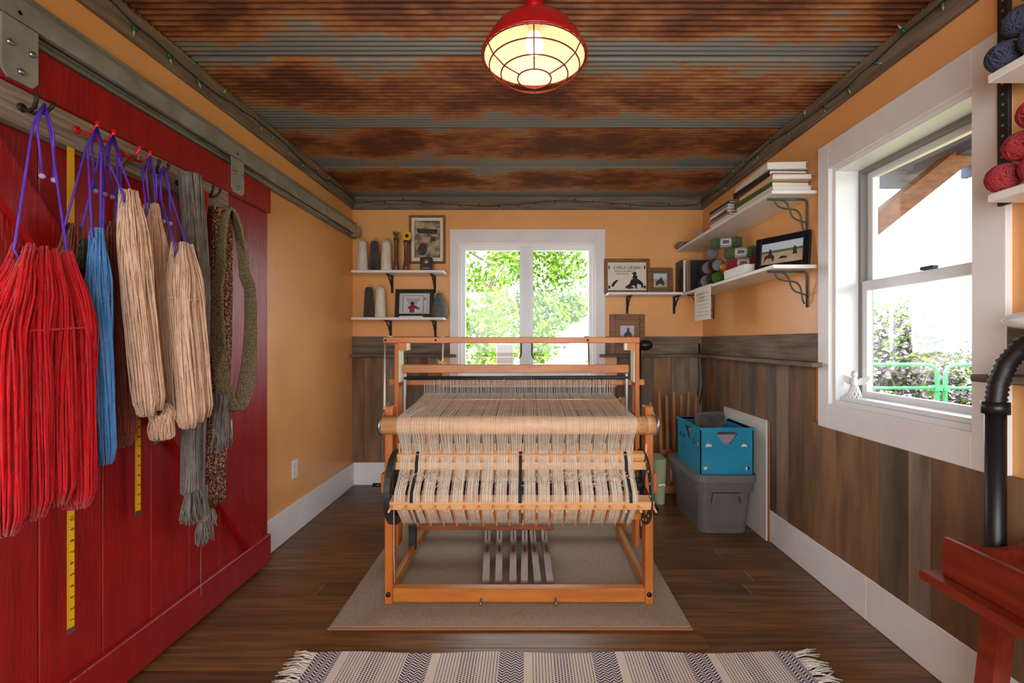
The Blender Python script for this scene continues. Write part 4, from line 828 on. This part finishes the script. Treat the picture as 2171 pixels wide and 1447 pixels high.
# ================================================================ CEILING LAMP
lp_ = thing('barn_lamp', 'red enamel barn lamp with wire cage and glowing bulb', 'ceiling lamp', (.0227, 1.575, ZC)); LX, LY = .0227, 1.575
REDE = mat('red_enamel', (176, 14, 20), rough=.25); CRM = mat('cream_enamel', (246, 236, 214), rough=.4)
ob('ceiling_plate', MB().lathe([(.065, 2.425), (.065, 2.443)], 24, (LX, LY, 0)), REDE, lp_); ob('stem', MB().lathe([(.032, 2.315), (.032, 2.425)], 20, (LX, LY, 0)), REDE, lp_)
prof = [(.03, 2.32), (.06, 2.315), (.10, 2.30), (.135, 2.272), (.16, 2.235), (.174, 2.20), (.18, 2.19)]
ob('shade', MB().lathe(prof, 40, (LX, LY, 0), cap=False), REDE, lp_); ob('shade_lining', MB().lathe([(r_-.003, z-.003) for r_, z in prof[:-1]]+[(.177, 2.19)], 40, (LX, LY, 0), cap=False), CRM, lp_)
ob('rim', MB().tube([(LX+.179*math.cos(a), LY+.179*math.sin(a), 2.19) for a in [2*PI*k/40 for k in range(40)]], .004, 6, closed=True), REDE, lp_)
CAGE = mat('cage_wire', (120, 40, 24), rough=.35, metal=.3); cg = [(.174, 2.186), (.155, 2.155), (.115, 2.128), (.058, 2.115)]
for r_, z in cg: ob('cage_ring', MB().tube([(LX+r_*math.cos(a), LY+r_*math.sin(a), z) for a in [2*PI*k/36 for k in range(36)]], .0024, 6, closed=True), CAGE, lp_)
for k in range(6): a = 2*PI*k/6+.5; ob('cage_wire', MB().tube([(LX+r_*math.cos(a), LY+r_*math.sin(a), z) for r_, z in cg], .0024, 6), CAGE, lp_)
ob('socket', MB().lathe([(.02, 2.27), (.022, 2.31)], 16, (LX, LY, 0)), CREAMP, lp_); ob('bulb', MB().ball((LX, LY, 2.235), .03, sq=(1, 1, 1.25)), emis('bulb_glow', (1, .82, .52), 1.0), lp_)
pl = bpy.data.lights.new('bulb_light', 'POINT'); pl.energy = .09; pl.color = (1, .72, .42); pl.shadow_soft_size = .03; po = bpy.data.objects.new('bulb_light', pl); C.objects.link(po); po.location = (LX, LY, 2.175)
# string lights
st = thing('string_lights', 'green wired fairy lights strung along the ceiling boards', 'string lights', (XL+.03, 1, ZC-.06)); WIRE = mat('green_wire', (24, 44, 34), rough=.5); SOCK = mat('green_socket', (26, 84, 62), rough=.4); BULB = mat('clear_bulb', (150, 150, 132), rough=.1)
pts = []; R = random.Random(11); y = .5
while y < 3.85: pts.append((XL+.03, y, ZC-.05+.018*math.sin(y*5.5)+R.uniform(-.006, .006))); y += .08
x = XL+.04
while x < XR-.04: pts.append((x, YB-.03, ZC-.06+.022*math.sin(x*4.2)+R.uniform(-.005, .005))); x += .08
y = 3.85
while y > .5: pts.append((XR-.03, y, ZC-.05+.018*math.sin(y*5)+R.uniform(-.006, .006))); y -= .08
ob('wire', MB().tube(pts, .0028, 5), WIRE, st)
sm = MB().lathe([(.0055, 0), (.0065, .022)], 8).mesh('socket'); sm.materials.append(SOCK); bm_ = MB().lathe([(.004, .022), (.0045, .03), (.001, .044)], 8).mesh('bulb'); bm_.materials.append(BULB)
for i in range(1, len(pts), 2):
    q = Vector((R.gauss(0, .5), R.gauss(0, .5), R.choice((-1, -.8, 1)))).normalized()
    a = bpy.data.objects.new('socket', sm); C.objects.link(a); a.parent = st; a.matrix_parent_inverse = PINV[st.name]; a.location = pts[i]; a.rotation_euler = q.to_track_quat('Z', 'Y').to_euler()
    b = bpy.data.objects.new('bulb', bm_); C.objects.link(b); b.parent = a

# ================================================================ RIGHT CORNER: tote, crate, boards
def tapered(x0, x1, y0, y1, z0, z1, t, n=5, r=.05, wall=None):
    """rounded box tapering inward to the bottom by t"""
    def ring(z, ins, rr):
        out = []
        for cx, cy, a0 in ((x1-rr-ins, y1-rr-ins, 0), (x0+rr+ins, y1-rr-ins, 90), (x0+rr+ins, y0+rr+ins, 180), (x1-rr-ins, y0+rr+ins, 270)):
            for k in range(n+1): a = math.radians(a0+90*k/n); out.append((cx+rr*math.cos(a), cy+rr*math.sin(a), z))
        return out
    N_ = 4*(n+1); m = MB(); a, b = ring(z0, t, r), ring(z1, 0, r)
    return m.add(a+b, [tuple(range(N_))[::-1], tuple(range(N_, 2*N_))]+[(k, (k+1) % N_, N_+(k+1) % N_, N_+k) for k in range(N_)])
TOTE = mat('grey_tote_plastic', (92, 88, 86), (100, 96, 94), 10, rough=.45)
o = tag(ob('storage_tote', tapered(1.07, 1.425, 2.875, 3.44, 0, .33, .028), TOTE), 'grey lidded storage tote under the blue crate', 'storage tote')
ob('lid', tapered(1.05, 1.445, 2.85, 3.465, .335, .378, -.0, r=.06), mat('tote_lid', (104, 102, 100), rough=.4), o); ob('rim_band', tapered(1.058, 1.437, 2.86, 3.452, .27, .335, .006), TOTE, o)
ob('handle_recess', MB().prism([(1.15, .20), (1.16, .265), (1.34, .265), (1.35, .20), (1.335, .20), (1.325, .25), (1.175, .25), (1.165, .20)], 2.858, 2.885), TOTE, o)
TEAL = mat('teal_crate_plastic', (20, 128, 158), (28, 138, 168), 8, rough=.4)
def holed(w_, h, holes, t):
    """panel in local XZ, 0..w x 0..h with polygon holes, thickness t along +Y"""
    bm = bmesh.new(); E = []
    for poly in [[(0, 0), (w_, 0), (w_, h), (0, h)]]+holes:
        vs_ = [bm.verts.new((p[0], 0, p[1])) for p in poly]; E += [bm.edges.new((vs_[i], vs_[(i+1) % len(vs_)])) for i in range(len(vs_))]
    bmesh.ops.triangle_fill(bm, use_beauty=True, use_dissolve=False, edges=E)
    g = bmesh.ops.extrude_face_region(bm, geom=bm.faces[:]); bmesh.ops.translate(bm, vec=(0, t, 0), verts=[v for v in g['geom'] if isinstance(v, bmesh.types.BMVert)])
    bmesh.ops.recalc_face_normals(bm, faces=bm.faces[:]); me = bpy.data.meshes.new('panel'); bm.to_mesh(me); bm.free(); return me
cr = thing('milk_crate', 'teal plastic crate with triangular holes on the grey tote', 'crate', (1.09, 2.89, .378)); cw, cd, chh = .335, .44, .29
tri = lambda cx, cz, s_: [(cx-s_, cz-s_*.6), (cx+s_, cz-s_*.6), (cx+s_*.2, cz+s_*.7), (cx-s_*.2, cz+s_*.7)]
hs = [[(.115, .265), (.10, .25), (.15, .185), (.185, .185), (.235, .25), (.22, .265)], tri(.055, .185, .026), tri(.28, .185, .026), [(.035+.014*math.cos(a), .035+.014*math.sin(a)) for a in [k*PI/4 for k in range(8)]], [(.30+.014*math.cos(a), .035+.014*math.sin(a)) for a in [k*PI/4 for k in range(8)]]]
for nm, loc, rz, w_ in (('panel', (0, 0, 0), 0, cw), ('panel', (cw, cd, 0), PI, cw)): ob(nm, holed(w_, chh, hs, .006), TEAL, cr, loc, (0, 0, rz), local=True)
hs2 = [[(.17, .265), (.155, .25), (.205, .185), (.235, .185), (.285, .25), (.27, .265)]]+[tri(x, .185, .026) for x in (.06, .13, .33, .39)]
ob('panel', holed(cd, chh, hs2, .006), TEAL, cr, (0, cd, 0), (0, 0, -PI/2), local=True); ob('panel', holed(cd, chh, hs2, .006), TEAL, cr, (cw, 0, 0), (0, 0, PI/2), local=True); ob('base', B(.006, cw-.006, .006, cd-.006, 0, .006), TEAL, cr, local=True)
m = MB()
for a in ((-.006, cw+.006, -.006, .006), (-.006, cw+.006, cd-.006, cd+.006), (-.006, .006, .006, cd-.006), (cw-.006, cw+.006, .006, cd-.006)): m.box(a[0], a[1], a[2], a[3], chh-.014, chh+.002)
ob('rim', m, TEAL, cr, local=True)
for i, c in enumerate((PAPER, MAR, PAPER, GRC)): tag(ob('magazine', B(1.11+.0*i, 1.40, 2.91, 3.18, .386+.06*i, .443+.06*i, bev=.003), c), ('pale', 'maroon', 'cream', 'grey')[i]+' magazine bundle inside the teal crate', 'magazine', 'magazines in the crate')
cone('thick grey cone lying on top of the teal crate', 1.13, 3.04, .684, Y_CHAR, h=.19, r0=.056, r1=.048, rot=(0, PI/2-.1, .1))
tag(ob('foam_board', B(1.452, 1.462, 2.79, 3.39, 0, .735), mat('foam_board', (206, 200, 190), rough=.7)), 'white flat panel leaning on the window wall behind the tote', 'panel'); tag(ob('hardboard_sheet', B(1.4625, 1.4695, 2.775, 3.38, 0, .73), mat('hardboard', (150, 106, 66), rough=.7)), 'thin brown hardboard sheet behind the white panel', 'panel')
tag(ob('waste_bin', tapered(.945, 1.04, 3.40, 3.62, 0, .335, .012, r=.03), mat('pale_green_plastic', (166, 178, 140), rough=.5)), 'pale green plastic bin between the loom and the tote', 'bin')
o = thing('peg_rack', 'orange wooden rack of upright slats standing in the corner', 'rack', (1.2, 3.72, 0)); PEGW = mat('rack_wood', (168, 100, 44), (190, 120, 60), 6, rough=.45)
ob('base_block', B(1.06, 1.36, 3.66, 3.78, 0, .06, bev=.004), PEGW, o)
for k in range(6): x = 1.09+.048*k; dx = (k-2.5)*.012; ob('slat', MB().prism([(x-.013, .06), (x+.013, .06), (x+.013+dx, .80-.03*(k % 2)), (x-.008+dx, .82-.03*(k % 2))], 3.70, 3.715), PEGW, o)
ob('cross_slat', B(1.07, 1.35, 3.715, 3.73, .3, .34), PEGW, o)
tag(ob('power_cord', MB().tube([(1.445, 3.86, 1.20), (1.44, 3.862, 1.05), (1.45, 3.862, .9), (1.43, 3.862, .72)], .004, 6).tube([(1.448, 3.86, 1.20), (1.47, 3.862, 1.0), (1.475, 3.862, .85), (1.45, 3.862, .68)], .004, 6), BLACKP), 'black power cord hanging down the corner wainscot', 'cord')
# lamp behind the loom
o = thing('reading_lamp', 'black pole lamp standing behind the loom by the corner', 'floor lamp', (.82, 3.35, 0)); ob('base', MB().lathe([(.13, 0), (.13, .015), (.02, .025)], 24, (.82, 3.35, 0)), BLACKP, o); ob('pole', MB().tube([(.82, 3.35, .02), (.82, 3.35, 1.17)], .011, 10), BLACKP, o); ob('head', MB().ball((.85, 3.33, 1.19), .055, sq=(1.1, 1, .75)), BLACKP, o)
# daylight lamp at near right
o = thing('task_lamp', 'black floor lamp with ribbed flexible neck beside the window', 'floor lamp', (1.375, 1.345, 0)); x, y = 1.375, 1.345
ob('base', MB().lathe([(.07, 0), (.07, .02), (.03, .03)], 24, (x, y, 0)), BLACKP, o); ob('pole', MB().tube([(x, y, .025), (x, y, 1.01)], .024, 16), BLACKP, o); ob('collar', MB().lathe([(.032, 1.0), (.032, 1.035)], 16, (x, y, 0)), BLACKP, o)
nk = [(x, y, 1.03), (x+.003, y-.005, 1.09), (x+.012, y-.02, 1.15), (x+.026, y-.05, 1.20), (x+.04, y-.1, 1.235), (x+.045, y-.17, 1.245)]
P_ = [Vector(p) for p in nk]; pp = []; rr = []
for i in range(len(P_)-1):
    for k in range(8): pp.append(P_[i].lerp(P_[i+1], k/8)); rr.append(.022 if k % 2 else .0265)
ob('flexible_neck', MB().tube(pp, rr, 12), BLACKP, o); ob('head', MB().ball((x+.042, y-.075, 1.272), .06, sq=(.8, 1.5, .45)), VINYL, o)
# red wooden bench with tray top
REDW = mat('red_stained_wood', (108, 30, 16), (134, 43, 23), 5, (6, 1, 6), rough=.3, bump=.05)
o = thing('tray_bench', 'red stained wooden bench with a tray top and splayed legs', 'bench', (1.3, .95, 0)); y0, y1, x0, x1 = .6, 1.28, 1.158, 1.455
ob('seat_board', B(x0-.04, x1+.01, y0-.03, y1+.03, .535, .561, bev=.003), REDW, o)
for a in ((x0, x0+.02), (x1-.02, x1)): ob('side_panel', B(a[0], a[1], y0, y1, .561, .667, bev=.003), REDW, o)
for yy in (y0, y1-.02): ob('end_panel', MB().prism([(x0+.02, .561), (x1-.02, .561)]+[(x1-.02-(x1-x0-.04)*k/10, .667-.03*math.sin(PI*k/10)) for k in range(11)], yy, yy+.02), REDW, o)
for yc, s_ in ((1.17, 1), (.7, -1)):
    for xx, sx in ((x0+.05, -1), (x1-.05, 1)):
        ob('leg', MB().add([(xx+sx*(.06 if k & 4 == 0 else 0)*(1 if sx < 0 else .3)+(.022 if k & 1 else -.022), yc+(.022 if k & 2 else -.022), 0 if k & 4 == 0 else .535) for k in range(8)], [(0, 2, 3, 1), (4, 5, 7, 6), (0, 1, 5, 4), (2, 6, 7, 3), (0, 4, 6, 2), (1, 3, 7, 5)]), REDW, o)
# outlet, angel
o = tag(ob('wall_outlet', B(XL, XL+.006, 2.885, 2.955, .345, .46, bev=.002), VINYL), 'white wall outlet on the orange wall above the baseboard', 'outlet')
for z in (.375, .425): ob('socket', B(XL+.006, XL+.008, 2.905, 2.935, z-.014, z+.014, bev=.001), mat('outlet_face', (214, 212, 206), rough=.4), o)
AX, AYY, AZZ = 1.545, 2.165, .931; o = thing('angel_figurine', 'white ceramic angel with lattice skirt on the window sill', 'figurine', (AX, AYY, AZZ)); CER = mat('white_ceramic', (236, 234, 230), rough=.25)
m = MB()
for k in range(10):
    for s_ in (-1, 1): m.tube([((.035-.022*t)*math.cos(2*PI*k/10+s_*t*1.3), (.035-.022*t)*math.sin(2*PI*k/10+s_*t*1.3), .075*t) for t in [j/6 for j in range(7)]], .0028, 5)
ob('lattice_skirt', m, CER, o, local=True); ob('body', MB().lathe([(.012, .07), (.016, .09), (.011, .108), (.006, .113)], 14), CER, o, local=True); ob('head', MB().ball((0, 0, .125), .0135), CER, o, local=True); ob('hair', MB().ball((.003, .003, .131), .0125), mat('pewter2', (176, 172, 166), rough=.4), o, local=True)
d_ = Vector((.6, -.8, 0)).normalized() if False else Vector((.55, -.83, 0))
for s_ in (-1, 1):
    q = [(0, .088), (.02, .11), (.05, .122), (.062, .118), (.055, .098), (.035, .08), (.012, .075)]
    vs_ = [(s_*a*.55+.01, -s_*a*.83+.008, b) for a, b in q]; n = len(vs_); ob('wing', MB().add(vs_+[(p[0]+.004, p[1]+.003, p[2]) for p in vs_], [tuple(range(n)), tuple(range(n, 2*n))[::-1]]+[(k, (k+1) % n, n+(k+1) % n, n+k) for k in range(n)]), CER, o, local=True)
